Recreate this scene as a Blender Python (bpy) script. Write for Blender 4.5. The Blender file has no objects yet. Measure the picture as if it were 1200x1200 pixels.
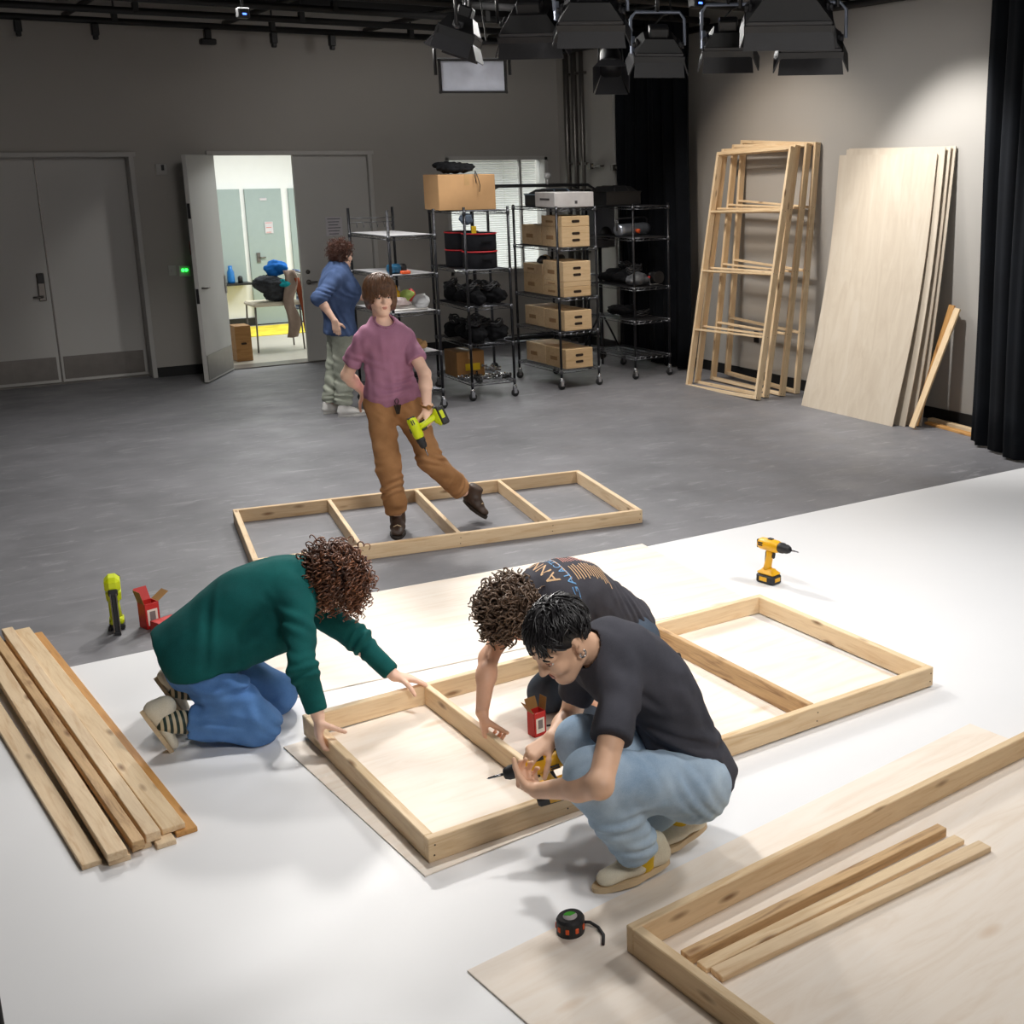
import bpy, math, random
import numpy as np
from mathutils import Vector, Matrix
from mathutils.bvhtree import BVHTree
PI = math.pi
SC = bpy.context.scene
COL = SC.collection
random.seed(7)

# ------------------------------------------------------------------ vectors
def V(*a): return np.array(a if len(a) > 1 else a[0], float)
def nrm(a):
    a = np.asarray(a, float); return a / (np.linalg.norm(a) + 1e-12)
def lerp(a, b, t): return V(a) * (1 - t) + V(b) * t

# ------------------------------------------------------------------ materials
def srgb(c):
    return tuple(((x / 255.0) / 12.92 if x / 255.0 <= .04045 else ((x / 255.0 + .055) / 1.055) ** 2.4) for x in c) + (1.0,)
class NT:
    def __init__(s, name):
        s.m = bpy.data.materials.new(name); s.m.use_nodes = True
        s.t = s.m.node_tree; s.b = s.t.nodes['Principled BSDF']
    def n(s, typ, **kw):
        x = s.t.nodes.new(typ)
        for k, v in kw.items():
            if k in x.inputs: x.inputs[k].default_value = v
            else: setattr(x, k, v)
        return x
    def l(s, a, b): s.t.links.new(a, b)
    def coord(s, scale=(1, 1, 1), kind='Object', jitter=False):
        tc = s.n('ShaderNodeTexCoord'); mp = s.n('ShaderNodeMapping'); mp.inputs['Scale'].default_value = scale
        s.l(tc.outputs[kind], mp.inputs['Vector'])
        if jitter:
            oi = s.n('ShaderNodeObjectInfo'); mu = s.n('ShaderNodeMath', operation='MULTIPLY'); mu.inputs[1].default_value = 37.0
            s.l(oi.outputs['Random'], mu.inputs[0]); cb = s.n('ShaderNodeCombineXYZ')
            for k in range(3): s.l(mu.outputs[0], cb.inputs[k])
            s.l(cb.outputs[0], mp.inputs['Location'])
        return mp.outputs['Vector']
    def noise(s, vec, scale, detail=4, rough=.55, dist=0):
        x = s.n('ShaderNodeTexNoise'); x.inputs['Scale'].default_value = scale; x.inputs['Detail'].default_value = detail
        x.inputs['Roughness'].default_value = rough; x.inputs['Distortion'].default_value = dist; s.l(vec, x.inputs['Vector']); return x.outputs[0]
    def ramp(s, fac, stops):
        r = s.n('ShaderNodeValToRGB'); e = r.color_ramp.elements
        while len(e) < len(stops): e.new(.5)
        for i, (p, c) in enumerate(stops): e[i].position = p; e[i].color = c
        s.l(fac, r.inputs[0]); return r.outputs[0]
    def mix(s, fac, a, b, mode='MIX'):
        x = s.n('ShaderNodeMix', data_type='RGBA', blend_type=mode)
        for i, v in ((0, fac), (6, a), (7, b)):
            if isinstance(v, (int, float, tuple)): x.inputs[i].default_value = v
            else: s.l(v, x.inputs[i])
        return x.outputs[2]
    def bump(s, h, strength=.3, dist=.01):
        b = s.n('ShaderNodeBump'); b.inputs['Strength'].default_value = strength; b.inputs['Distance'].default_value = dist
        s.l(h, b.inputs['Height']); s.l(b.outputs[0], s.b.inputs['Normal'])
def plain(name, c, rough=.6, metal=0.0, var=.08, scale=9, spec=None, bump=0):
    t = NT(name); v = t.coord(); nz = t.noise(v, scale, 3)
    a = srgb(c); lo = tuple(x * (1 - var) for x in a[:3]) + (1,); hi = tuple(min(1, x * (1 + var)) for x in a[:3]) + (1,)
    t.l(t.ramp(nz, [(.3, lo), (.7, hi)]), t.b.inputs['Base Color'])
    t.b.inputs['Roughness'].default_value = rough; t.b.inputs['Metallic'].default_value = metal
    if spec is not None: t.b.inputs['Specular IOR Level'].default_value = spec
    if bump: t.bump(t.noise(v, scale * 12, 3), bump, .004)
    return t.m
def cloth(name, c, c2=None, weave=500, rough=.9, blot=6, sheen=.15):
    t = NT(name); v = t.coord(); a = srgb(c); b = srgb(c2) if c2 else tuple(x * .75 for x in a[:3]) + (1,)
    col = t.ramp(t.noise(v, blot, 5, .6), [(.32, b), (.66, a)])
    fine = t.noise(v, weave, 2)
    col = t.mix(.25, col, t.ramp(fine, [(.3, tuple(x * .6 for x in a[:3]) + (1,)), (.7, tuple(min(1, x * 1.3) for x in a[:3]) + (1,))]))
    t.l(col, t.b.inputs['Base Color']); t.b.inputs['Roughness'].default_value = rough
    t.b.inputs['Specular IOR Level'].default_value = .2
    t.bump(fine, .25, .002)
    return t.m
def wood(name, light, dark, knots=True, rough=.55, along=1.2):
    t = NT(name); v = t.coord((along, 14, 14), jitter=True)
    g = t.noise(v, 2.2, 6, .6, 1.2); g2 = t.noise(v, 9, 3, .5)
    col = t.ramp(g, [(.28, srgb(dark)), (.5, srgb(light)), (.75, tuple(min(1, x * 1.08) for x in srgb(light)[:3]) + (1,))])
    col = t.mix(.18, col, t.ramp(g2, [(.35, srgb(dark)), (.6, srgb(light))]))
    if knots:
        v2 = t.coord((3.2, 11, 11), jitter=True); vo = t.n('ShaderNodeTexVoronoi'); vo.inputs['Scale'].default_value = 1.0; t.l(v2, vo.inputs['Vector'])
        kf = t.ramp(vo.outputs['Distance'], [(.05, (1, 1, 1, 1)), (.17, (0, 0, 0, 1))])
        k2 = t.n('ShaderNodeMath', operation='MULTIPLY'); t.l(kf, k2.inputs[0]); k2.inputs[1].default_value = .8
        col = t.mix(k2.outputs[0], col, srgb((118, 76, 40)))
    oi = t.n('ShaderNodeObjectInfo'); rr = t.ramp(oi.outputs['Random'], [(0, (.86, .82, .76, 1)), (1, (1.0, 1.0, 1.0, 1))])
    col = t.mix(1.0, col, rr, 'MULTIPLY')
    t.l(col, t.b.inputs['Base Color']); t.b.inputs['Roughness'].default_value = rough
    t.b.inputs['Specular IOR Level'].default_value = .3
    t.bump(g2, .15, .003)
    return t.m
def glow(name, c, strength):
    t = NT(name); t.b.inputs['Base Color'].default_value = srgb(c)
    t.b.inputs['Emission Color'].default_value = srgb(c); t.b.inputs['Emission Strength'].default_value = strength
    return t.m

# ------------------------------------------------------------------ mesh builder
class MB:
    def __init__(s): s.v = []; s.f = []; s.mi = []; s.sm = []; s.cur = 0; s.M = Matrix.Identity(4)
    def add(s, vs, fs, smooth=False):
        b = len(s.v); s.v += [tuple(s.M @ Vector(tuple(p))) for p in vs]
        for f in fs: s.f.append(tuple(b + i for i in f)); s.mi.append(s.cur); s.sm.append(smooth)
        return s
    def box(s, c, d, R=None, ch=0.0, top=None):
        """box of size d about c, chamfered by ch; top=(kx,ky) scales the upper face"""
        x, y, z = d[0] / 2, d[1] / 2, d[2] / 2; tx, ty = top or (1, 1)
        R = R or Matrix.Identity(3); c = Vector(c)
        vs, fs = [], []
        if ch <= 0:
            for k in (-1, 1):
                for (i, j) in ((-1, -1), (1, -1), (1, 1), (-1, 1)):
                    kx, ky = (tx, ty) if k > 0 else (1, 1)
                    vs.append((i * x * kx, j * y * ky, k * z))
            fs = [(3, 2, 1, 0), (4, 5, 6, 7), (0, 1, 5, 4), (1, 2, 6, 5), (2, 3, 7, 6), (3, 0, 4, 7)]
        else:
            ch = min(ch, x * .9, y * .9, z * .9); idx = {}
            for a in range(3):
                for i in (-1, 1):
                    for j in (-1, 1):
                        for k in (-1, 1):
                            kx, ky = (tx, ty) if k > 0 else (1, 1)
                            p = [i * x * kx, j * y * ky, k * z]; sg = (i, j, k)
                            for q in range(3):
                                if q != a: p[q] -= sg[q] * ch
                            idx[(a, i, j, k)] = len(vs); vs.append(tuple(p))
            def cyc(a, q): return [(1, 1), (-1, 1), (-1, -1), (1, -1)] if q > 0 else [(1, 1), (1, -1), (-1, -1), (-1, 1)]
            def key(a, q, u, w):
                t = [0, 0, 0]; t[a] = q; t[(a + 1) % 3] = u; t[(a + 2) % 3] = w; return (a, *t)
            for a in range(3):
                for q in (-1, 1): fs.append(tuple(idx[key(a, q, u, w)] for u, w in cyc(a, q)))
            for a in range(3):      # edges along axis a between faces b and c
                b_, c_ = (a + 1) % 3, (a + 2) % 3
                for u in (-1, 1):
                    for w in (-1, 1):
                        def pt(face, e):
                            t = [0, 0, 0]; t[a] = e; t[b_] = u; t[c_] = w; return idx[(face, *t)]
                        q = (pt(b_, -1), pt(b_, 1), pt(c_, 1), pt(c_, -1))
                        fs.append(q if u * w < 0 else q[::-1])
            for i in (-1, 1):
                for j in (-1, 1):
                    for k in (-1, 1):
                        q = (idx[(0, i, j, k)], idx[(1, i, j, k)], idx[(2, i, j, k)])
                        fs.append(q if i * j * k > 0 else q[::-1])
        return s.add([c + R @ Vector(p) for p in vs], fs)
    def tube(s, pts, r, n=8, cap=True, closed=False):
        pts = [Vector(tuple(p)) for p in pts]; m = len(pts)
        rs = r if isinstance(r, (list, tuple)) else [r] * m
        vs, fs = [], []; up = None
        for i, p in enumerate(pts):
            if closed: t = (pts[(i + 1) % m] - pts[i - 1])
            else: t = (pts[min(i + 1, m - 1)] - pts[max(i - 1, 0)])
            if t.length < 1e-9: t = Vector((0, 0, 1))
            t.normalize()
            if up is None: up = Vector((0, 0, 1)) if abs(t.z) < .9 else Vector((1, 0, 0))
            a = t.cross(up)
            if a.length < 1e-6: a = t.cross(Vector((0, 1, 0)))
            a.normalize(); b = a.cross(t).normalized(); up = b
            for k in range(n):
                an = 2 * PI * k / n; vs.append(p + (a * math.cos(an) + b * math.sin(an)) * rs[i])
        for i in range(m if closed else m - 1):
            i2 = (i + 1) % m
            for k in range(n):
                k2 = (k + 1) % n; fs.append((i * n + k2, i * n + k, i2 * n + k, i2 * n + k2))
        if cap and not closed:
            fs.append(tuple(range(n))); fs.append(tuple(reversed(range((m - 1) * n, m * n))))
        return s.add(vs, fs, n > 5)
    def lathe(s, prof, n=20, c=(0, 0, 0), R=None, smooth=True):
        R = R or Matrix.Identity(3); c = Vector(c); vs, fs = [], []
        for (r, z) in prof:
            for k in range(n):
                a = 2 * PI * k / n; vs.append(c + R @ Vector((r * math.cos(a), r * math.sin(a), z)))
        for i in range(len(prof) - 1):
            for k in range(n):
                k2 = (k + 1) % n; fs.append((i * n + k, i * n + k2, (i + 1) * n + k2, (i + 1) * n + k))
        fs.append(tuple(reversed(range(n)))); fs.append(tuple(range((len(prof) - 1) * n, len(prof) * n)))
        return s.add(vs, fs, smooth)
    def prism(s, outline, h0, h1, M=None, scale=1.0):
        M = M or Matrix.Identity(4); n = len(outline)
        vs = [M @ Vector((x, y, h0)) for x, y in outline] + [M @ Vector((x * scale, y * scale, h1)) for x, y in outline]
        fs = [tuple(reversed(range(n))), tuple(range(n, 2 * n))] + [(i, (i + 1) % n, n + (i + 1) % n, n + i) for i in range(n)]
        return s.add(vs, fs)
    def grid(s, P, smooth=True, close_u=False):
        """P[i][j] points"""
        a, b = len(P), len(P[0]); vs = [p for row in P for p in row]; fs = []
        for i in range(a if close_u else a - 1):
            for j in range(b - 1):
                i2 = (i + 1) % a; fs.append((i * b + j, i2 * b + j, i2 * b + j + 1, i * b + j + 1))
        return s.add(vs, fs, smooth)
def link(o, parent=None):
    COL.objects.link(o)
    if parent is not None: o.parent = parent
    return o
def obj(name, mb, mats, parent=None, loc=(0, 0, 0), rot=None, mod=None):
    me = bpy.data.meshes.new(name); me.from_pydata(mb.v, [], mb.f)
    for m in (mats if isinstance(mats, (list, tuple)) else [mats]): me.materials.append(m)
    me.polygons.foreach_set('material_index', mb.mi); me.polygons.foreach_set('use_smooth', mb.sm); me.update()
    o = bpy.data.objects.new(name, me); link(o, parent); o.location = loc
    if rot is not None: o.rotation_euler = rot
    return o
def tag(o, label, cat, group=None):
    o['label'] = label; o['category'] = cat
    if group: o['group'] = group
    return o
def thing(name, label, cat, loc=(0, 0, 0), rot=(0, 0, 0), group=None):
    o = bpy.data.objects.new(name, None); COL.objects.link(o); o.location = loc; o.rotation_euler = rot
    o.empty_display_size = .1
    return tag(o, label, cat, group)
def struct(name, mb, m, parent=None, **k):
    o = obj(name, mb, m, parent, **k)
    if parent is None: o['kind'] = 'structure'
    return o
def dup(root, loc=None, rot=None, label=None, group=None):
    r = root.copy(); COL.objects.link(r)
    if loc is not None: r.location = loc
    if rot is not None: r.rotation_euler = rot
    if label: r['label'] = label
    if group: r['group'] = group
    for ch in list(root.children):
        c = ch.copy(); COL.objects.link(c); c.parent = r
        for g in ch.children:
            d = g.copy(); COL.objects.link(d); d.parent = c
    return r
def frame3(x, z=None):
    """rotation whose X axis is x and whose Z is close to z"""
    x = Vector(tuple(x)).normalized(); z = Vector(tuple(z)) if z is not None else Vector((0, 0, 1))
    y = z.cross(x)
    if y.length < 1e-6: y = Vector((0, 1, 0)).cross(x)
    y.normalize(); z = x.cross(y)
    return Matrix((x, y, z)).transposed()
def rz(a): return Matrix.Rotation(a, 3, 'Z')

# ------------------------------------------------------------------ smooth solids (signed distance fields meshed with surface nets)
def rc(a, b, r1, r2=None, sq=None, cap=False):
    return dict(t='rc', a=V(a), b=V(b), r1=r1, r2=r1 if r2 is None else r2, sq=None if sq is None else (nrm(sq[0]), sq[1]), cap=cap)
def el(c, r, ax=None):
    return dict(t='el', c=V(c), r=V(r), ax=np.eye(3) if ax is None else np.array([nrm(x) for x in ax]))
def pbox(pr):
    if pr['t'] == 'rc':
        R = max(pr['r1'], pr['r2']); return np.minimum(pr['a'], pr['b']) - R, np.maximum(pr['a'], pr['b']) + R
    R = pr['r'].max(); return pr['c'] - R, pr['c'] + R
def psd(pr, P):
    if pr['t'] == 'el':
        q = (P - pr['c']) @ pr['ax'].T; k0 = np.linalg.norm(q / pr['r'], axis=1); k1 = np.linalg.norm(q / pr['r'] ** 2, axis=1) + 1e-9
        return np.where(k0 < 1e-3, -pr['r'].min(), k0 * (k0 - 1) / k1)
    q = P - pr['a']; ba = pr['b'] - pr['a']
    if pr['cap']:
        u = nrm(ba); plane = q @ u - np.linalg.norm(ba)
    if pr['sq'] is not None:
        n, s = pr['sq']; q = q + np.outer(q @ n, n) * (1 / s - 1); ba = ba + n * (ba @ n) * (1 / s - 1)
    t = q @ ba / (ba @ ba + 1e-12)
    if pr['cap']: d = np.linalg.norm(q - np.outer(np.clip(t, 0, 1.3), ba), axis=1) - (pr['r1'] + (pr['r2'] - pr['r1']) * np.clip(t, 0, 1.3)); return smax(d, plane, .012)
    t = np.clip(t, 0, 1)
    return np.linalg.norm(q - np.outer(t, ba), axis=1) - (pr['r1'] + (pr['r2'] - pr['r1']) * t)
def smin(a, b, k):
    h = np.maximum(k - np.abs(a - b), 0) / k; return np.minimum(a, b) - h * h * k * .25
def smax(a, b, k): return -smin(-a, -b, k)
def sdf(groups, P, folds=None, cuts=(), m=.09):
    D = np.full(len(P), 1.0)
    for g in groups:
        d = np.full(len(P), 1.0)
        for pr in g['p']:
            lo, hi = pbox(pr); k = np.all((P > lo - m) & (P < hi + m), axis=1)
            if k.any(): d[k] = smin(d[k], psd(pr, P[k]), g['k'])
        for c in g.get('cut', ()): d = smax(d, (P - c[0]) @ c[1], .012)
        D = smin(D, d, g.get('j', g['k']))
    if folds is not None:
        near = np.abs(D) < .06
        if near.any(): D[near] += folds(P[near])
    for c in cuts:
        if isinstance(c, dict):
            lo, hi = pbox(c); k = np.all((P > lo - .03) & (P < hi + .03), axis=1)
            if k.any(): D[k] = np.maximum(D[k], -psd(c, P[k]))
        else: D = smax(D, (P - c[0]) @ c[1], .010)
    return D
def net(groups, h, folds=None, cuts=(), n=8):
    los, his = zip(*[pbox(p) for g in groups for p in g['p']]); lo = np.min(los, 0) - 4 * h; hi = np.max(his, 0) + 4 * h
    B = n * h; nb = np.ceil((hi - lo) / B).astype(int)
    bi = np.stack(np.meshgrid(*[np.arange(k) for k in nb], indexing='ij'), -1).reshape(-1, 3)
    d = sdf(groups, lo + (bi + .5) * B, folds, cuts, m=2.5 * B); bi = bi[np.abs(d) < 1.35 * B]
    N = nb * n + 2; l1 = np.stack(np.meshgrid(*[np.arange(n + 1)] * 3, indexing='ij'), -1).reshape(-1, 3)
    W = []
    for s in range(0, len(bi), 600):
        q = (bi[s:s + 600, None, :] * n + l1[None]).reshape(-1, 3); W.append(sdf(groups, lo + q * h, folds, cuts).reshape(-1, n + 1, n + 1, n + 1))
    W = np.concatenate(W); S = W < 0
    cor = [(i, j, k) for i in (0, 1) for j in (0, 1) for k in (0, 1)]
    cs = [S[:, i:i + n, j:j + n, k:k + n] for i, j, k in cor]; tot = sum(c.astype(int) for c in cs); act = (tot > 0) & (tot < 8)
    A = np.argwhere(act); vals = [W[A[:, 0], A[:, 1] + i, A[:, 2] + j, A[:, 3] + k] for i, j, k in cor]
    pos = np.zeros((len(A), 3)); cnt = np.zeros(len(A))
    for a in range(8):
        for b in range(a + 1, 8):
            ca, cb = np.array(cor[a]), np.array(cor[b])
            if np.abs(ca - cb).sum() != 1: continue
            va, vb = vals[a], vals[b]; x = (va < 0) != (vb < 0); t = np.where(x, va / np.where(x, va - vb, 1), 0)
            pos += np.where(x[:, None], ca + (cb - ca) * t[:, None], 0); cnt += x
    cell = bi[A[:, 0]] * n + A[:, 1:]; P = lo + (cell + pos / cnt[:, None]) * h
    ids = (cell[:, 0] * N[1] + cell[:, 1]) * N[2] + cell[:, 2]; o = np.argsort(ids); sid = ids[o]
    F = []
    for ax in range(3):
        e = [slice(None)] + [slice(0, n)] * 3; e2 = list(e); e2[ax + 1] = slice(1, n + 1)
        x = S[tuple(e)] != S[tuple(e2)]; E = np.argwhere(x); ins = S[tuple(e)][x]
        base = bi[E[:, 0]] * n + E[:, 1:]; b, c = (ax + 1) % 3, (ax + 2) % 3; q = []
        for db, dc in ((0, 0), (-1, 0), (-1, -1), (0, -1)):
            w = base.copy(); w[:, b] += db; w[:, c] += dc
            wi = (w[:, 0] * N[1] + w[:, 1]) * N[2] + w[:, 2]; k = np.searchsorted(sid, wi); k = np.minimum(k, len(sid) - 1)
            q.append(np.where(sid[k] == wi, o[k], -1))
        q = np.stack(q, 1); ok = (q >= 0).all(1); q = q[ok]; ins = ins[ok]
        F.append(np.where(ins[:, None], q, q[:, ::-1]))
    return P, np.concatenate(F)
def npmesh(name, P, F, mat, parent=None, smooth=True):
    me = bpy.data.meshes.new(name); F = np.asarray(F, np.int32)
    me.vertices.add(len(P)); me.vertices.foreach_set('co', np.asarray(P, np.float32).ravel())
    me.loops.add(F.size); me.loops.foreach_set('vertex_index', F.ravel())
    me.polygons.add(len(F)); me.polygons.foreach_set('loop_start', np.arange(len(F), dtype=np.int32) * F.shape[1])
    me.polygons.foreach_set('use_smooth', np.full(len(F), smooth))
    me.update(calc_edges=True); me.validate(); me.materials.append(mat)
    return link(bpy.data.objects.new(name, me), parent)
def solid(name, groups, h, mat, parent=None, folds=None, cuts=()):
    P, F = net(groups, h, folds, cuts); o = npmesh(name, P, F, mat, None)
    if parent is not None:
        o.parent = parent
        if parent.type == 'EMPTY': o.location = -Vector(parent.location)   # fields are written in world coordinates
    o['pts'] = 0; del o['pts']
    return o
# ------------------------------------------------------------------ camera
cd = bpy.data.cameras.new('camera'); co = bpy.data.objects.new('camera', cd); COL.objects.link(co)
rt, up, fw = (0.82593948, -0.5636808, -0.0093771), (0.14466808, 0.19584165, 0.96990577), (0.54488083, 0.80244003, -0.24329997)
co.matrix_world = Matrix(((rt[0], up[0], -fw[0], 0), (rt[1], up[1], -fw[1], 0), (rt[2], up[2], -fw[2], 2.28767), (0, 0, 0, 1)))
cd.sensor_fit = 'HORIZONTAL'; cd.sensor_width = 36; cd.lens = 36 * 1453.21 / 1200
cd.shift_x = (600 - 796.41) / 1200; cd.shift_y = (556.44 - 600) / 1200; cd.clip_start = .05; cd.clip_end = 100
SC.camera = co
SC.view_settings.view_transform = 'Standard'; SC.view_settings.look = 'None'; SC.view_settings.gamma = 1; SC.view_settings.use_curve_mapping = False
SC.render.resolution_x = 1200; SC.render.resolution_y = 1200
# ================================================================== materials of the place
def floor_mat():
    t = NT('dark_stage_floor'); v = t.coord()
    a = t.ramp(t.noise(v, .9, 8, .65), [(.3, srgb((104, 104, 107))), (.7, srgb((130, 129, 133)))])
    mp = t.coord((2.2, 7, 1)); s = t.ramp(t.noise(mp, 1.6, 9, .72, .6), [(.55, (0, 0, 0, 1)), (.74, (.85, .85, .85, 1))])
    col = t.mix(s, a, srgb((156, 155, 158))); sp = t.ramp(t.noise(v, 26, 4, .6), [(.66, (0, 0, 0, 1)), (.75, (1, 1, 1, 1))])
    m2 = t.n('ShaderNodeMath', operation='MULTIPLY'); t.l(sp, m2.inputs[0]); m2.inputs[1].default_value = .35
    col = t.mix(m2.outputs[0], col, srgb((168, 166, 168))); t.l(col, t.b.inputs['Base Color'])
    t.l(t.ramp(t.noise(v, 3, 5), [(.3, (.42,) * 3 + (1,)), (.7, (.62,) * 3 + (1,))]), t.b.inputs['Roughness']); t.b.inputs['Specular IOR Level'].default_value = .4
    return t.m
def ply_mat():
    t = NT('birch_plywood'); v = t.coord((1.4, 9, 9), jitter=True); g = t.noise(v, 1.3, 7, .62, 1.4)
    col = t.ramp(g, [(.25, srgb((232, 216, 198))), (.5, srgb((242, 230, 216))), (.8, srgb((246, 237, 226)))])
    vo = t.n('ShaderNodeTexVoronoi'); vo.inputs['Scale'].default_value = 1.0; t.l(t.coord((1.8, 4.5, 4.5), jitter=True), vo.inputs['Vector'])
    f = t.ramp(vo.outputs['Distance'], [(.03, (.8,) * 3 + (1,)), (.14, (0, 0, 0, 1))]); col = t.mix(f, col, srgb((206, 172, 136)))
    t.l(col, t.b.inputs['Base Color']); t.b.inputs['Roughness'].default_value = .55; t.b.inputs['Specular IOR Level'].default_value = .3; return t.m
M_floor = floor_mat(); M_ply = ply_mat()
M_white = plain('white_floor_paint', (236, 236, 237), .42, var=.012, scale=1.3)
M_wall = plain('grey_wall_paint', (172, 168, 162), .85, var=.025, scale=.8)
M_hallw = plain('hall_white', (232, 233, 232), .8, var=.01)
M_hallfl = plain('hall_floor_tile', (178, 172, 162), .35, var=.04, scale=2)
M_teal = plain('grey_green_door', (150, 164, 162), .6, var=.02)
M_black = plain('black_paint', (18, 18, 19), .6, var=.15)
M_black2 = plain('black_plastic', (26, 26, 28), .45, var=.15)
M_door = plain('grey_door_paint', (186, 184, 180), .6, var=.02, scale=1)
M_steel = plain('brushed_steel', (120, 116, 112), .38, .85, var=.08)
M_chrome = plain('chrome', (205, 207, 210), .18, 1.0, var=.04)
M_wirec = plain('dark_wire', (92, 93, 97), .32, .85, var=.1)
M_postm = plain('black_post', (44, 44, 47), .35, .7, var=.15)
M_curt = cloth('black_drape', (17, 21, 27), (10, 12, 16), 240, blot=3)
M_cei = plain('black_ceiling', (22, 22, 23), .9)
M_pine = wood('pine_board', (238, 214, 178), (216, 182, 138))
M_pine2 = wood('pale_lumber', (232, 208, 174), (208, 174, 134))
M_rough = wood('rough_bark_board', (212, 178, 134), (142, 106, 74))
M_orange = wood('amber_board', (214, 164, 102), (188, 132, 72))

# ================================================================== the room
m = MB(); m.box((2.5, 5.9, -.05), (13.4, 18.2, .1)); struct('floor', m, M_floor)
m = MB(); m.box((5.0, 17.5, -.048), (9.0, 5.0, .1)); struct('floor', m, M_hallfl)
m = MB(); m.prism([(-4.0, -2.9), (8.1, -2.9), (8.1, 6.15), (-4.0, 6.17)], 0, .003); struct('floor', m, M_white)
H_ = 4.8
m = MB()
def wseg(x0, x1, z0, z1): m.box(((x0 + x1) / 2, 14.94, (z0 + z1) / 2), (x1 - x0, .30, z1 - z0))
wseg(-4.0, 1.06, 0, H_); wseg(1.06, 2.90, 2.43, H_); wseg(2.90, 3.74, 0, H_); wseg(3.74, 5.58, 2.44, H_); wseg(5.58, 6.58, 0, H_)
wseg(6.58, 7.98, 2.38, H_); wseg(6.58, 7.98, 0, .95); wseg(7.98, 8.18, 0, H_)
struct('wall_back', m, M_wall)
m = MB(); m.box((8.33, 6.05, H_ / 2), (.30, 18.1, H_)); struct('wall_right', m, M_wall)
m = MB(); m.box((-4.1, 6.05, H_ / 2), (.2, 18.1, H_)); struct('wall_left', m, M_wall)
m = MB(); m.box((2.15, -2.95, H_ / 2), (12.3, .1, H_)); struct('wall_front', m, M_wall)
m = MB(); m.box((2.15, 6.0, H_ + .05), (12.6, 18.4, .1)); struct('ceiling', m, M_cei)
# hall behind
m = MB(); m.box((5.0, 18.98, 1.5), (9.0, .12, 3.0)); struct('wall_hall', m, M_hallw)
m = MB(); m.box((.55, 17.05, 1.5), (.1, 3.9, 3)); struct('wall_hall', m, M_hallw)
m = MB(); m.box((9.45, 17.05, 1.5), (.1, 3.9, 3)); struct('wall_hall', m, M_hallw)
m = MB(); m.box((5.0, 17.0, 3.05), (9.0, 4.0, .1)); struct('ceiling', m, M_hallw)
m = MB(); m.box((5.0, 18.905, .06), (8.9, .03, .12)); struct('baseboard_hall', m, M_black2)
for x0, x1, z0 in ((4.2, 5.13, .66), (5.2, 5.73, .02), (5.84, 6.6, .02)):
    m = MB(); m.box(((x0 + x1) / 2, 18.90, (z0 + 1.99) / 2), (x1 - x0, .05, 1.99 - z0)); d = struct('door_5' if z0 < .1 else 'window_2', m, M_teal)
    if z0 < .1:
        m = MB(); m.box((x0 + .12, 18.865, 1.0), (.05, .02, .14)); m.tube([(x0 + .12, 18.85, 1.0), (x0 + .22, 18.85, 1.0)], .01, 6); struct('door_handle', m, M_steel, d)
m = MB(); m.box((4.7, 18.75, .645), (.86, .26, .03)); struct('trim_6', m, M_black2)
# baseboards
m = MB(); m.box((3.30, 14.78, .055), (.76, .016, .11)); m.box((6.9, 14.78, .055), (2.5, .016, .11)); struct('baseboard_back', m, M_black)
m = MB(); m.box((8.172, 7.0, .055), (.016, 15.5, .11)); struct('baseboard_right', m, M_black)
# door frames
m = MB()
for x0, x1, z in ((1.06, 2.90, 2.43), (3.74, 5.58, 2.44)):
    for x in (x0, x1): m.box((x, 14.86, z / 2), (.05, .20, z), None, .004)
    m.box(((x0 + x1) / 2, 14.86, z + .012), (x1 - x0 + .1, .20, .05), None, .004)
struct('trim_1', m, M_door)
m = MB(); m.box((1.98, 15.05, .006), (1.80, .16, .012)); m.box((4.66, 14.94, .006), (1.80, .3, .012)); struct('trim_2', m, M_steel)
def leaf_parts(d, w, side, kick=True):
    """parts on a door leaf lying along +x from its hinge, face towards -y"""
    m = MB(); m.box((w / 2, -.026, .17), (w - .06, .004, .25)); 
    for x in (.06, w * .5, w - .06): m.box((x, -.029, .17), (.012, .004, .25))
    struct('kick_plate', m, M_steel, d)
    m = MB()
    for z in (.25, 1.02, 1.82, 2.2): m.tube([(.0, -.03, z - .05), (.0, -.03, z + .05)], .012, 8); m.box((.018, -.026, z), (.035, .004, .1))
    struct('hinge', m, M_steel, d)
def leaf(name, x, y, w, h, rot, flip=False):
    m = MB(); m.box((w / 2, 0, h / 2 + .012), (w, .046, h), None, .003); d = struct(name, m, M_door); d.location = (x, y, 0); d.rotation_euler = (0, 0, rot); return d
d1 = leaf('door_1', 1.066, 15.05, .912, 2.415, 0); leaf_parts(d1, .912, 1)
m = MB(); m.box((.83, -.036, 1.06), (.075, .028, .30), None, .008); m.cur = 1; m.box((.83, -.052, 1.15), (.06, .008, .10), None, .003); m.cur = 0
m.tube([(.83, -.05, .96), (.83, -.09, .96), (.73, -.09, .96)], .011, 8); struct('lock', m, [M_steel, M_black2], d1)
d2 = leaf('door_2', 1.982, 15.05, .912, 2.415, 0); m = MB(); m.box((.45, -.026, .17), (.83, .004, .25)); m.box((.06, -.029, .17), (.012, .004, .25)); m.box((.7, -.029, .17), (.012, .004, .25)); struct('kick_plate', m, M_steel, d2)
m = MB(); m.box((.006, -.026, 1.2), (.012, .006, 2.38)); struct('astragal', m, M_steel, d2)
d3 = leaf('door_3', 3.745, 14.775, .90, 2.42, math.radians(-122)); 
m = MB(); m.box((.45, .026, .17), (.86, .004, .27)); struct('kick_plate', m, M_steel, d3)
m = MB()
for z in (1.85, .95): m.box((.902, 0, z), (.004, .03, .16))
struct('latch_plate', m, M_black2, d3)
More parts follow.
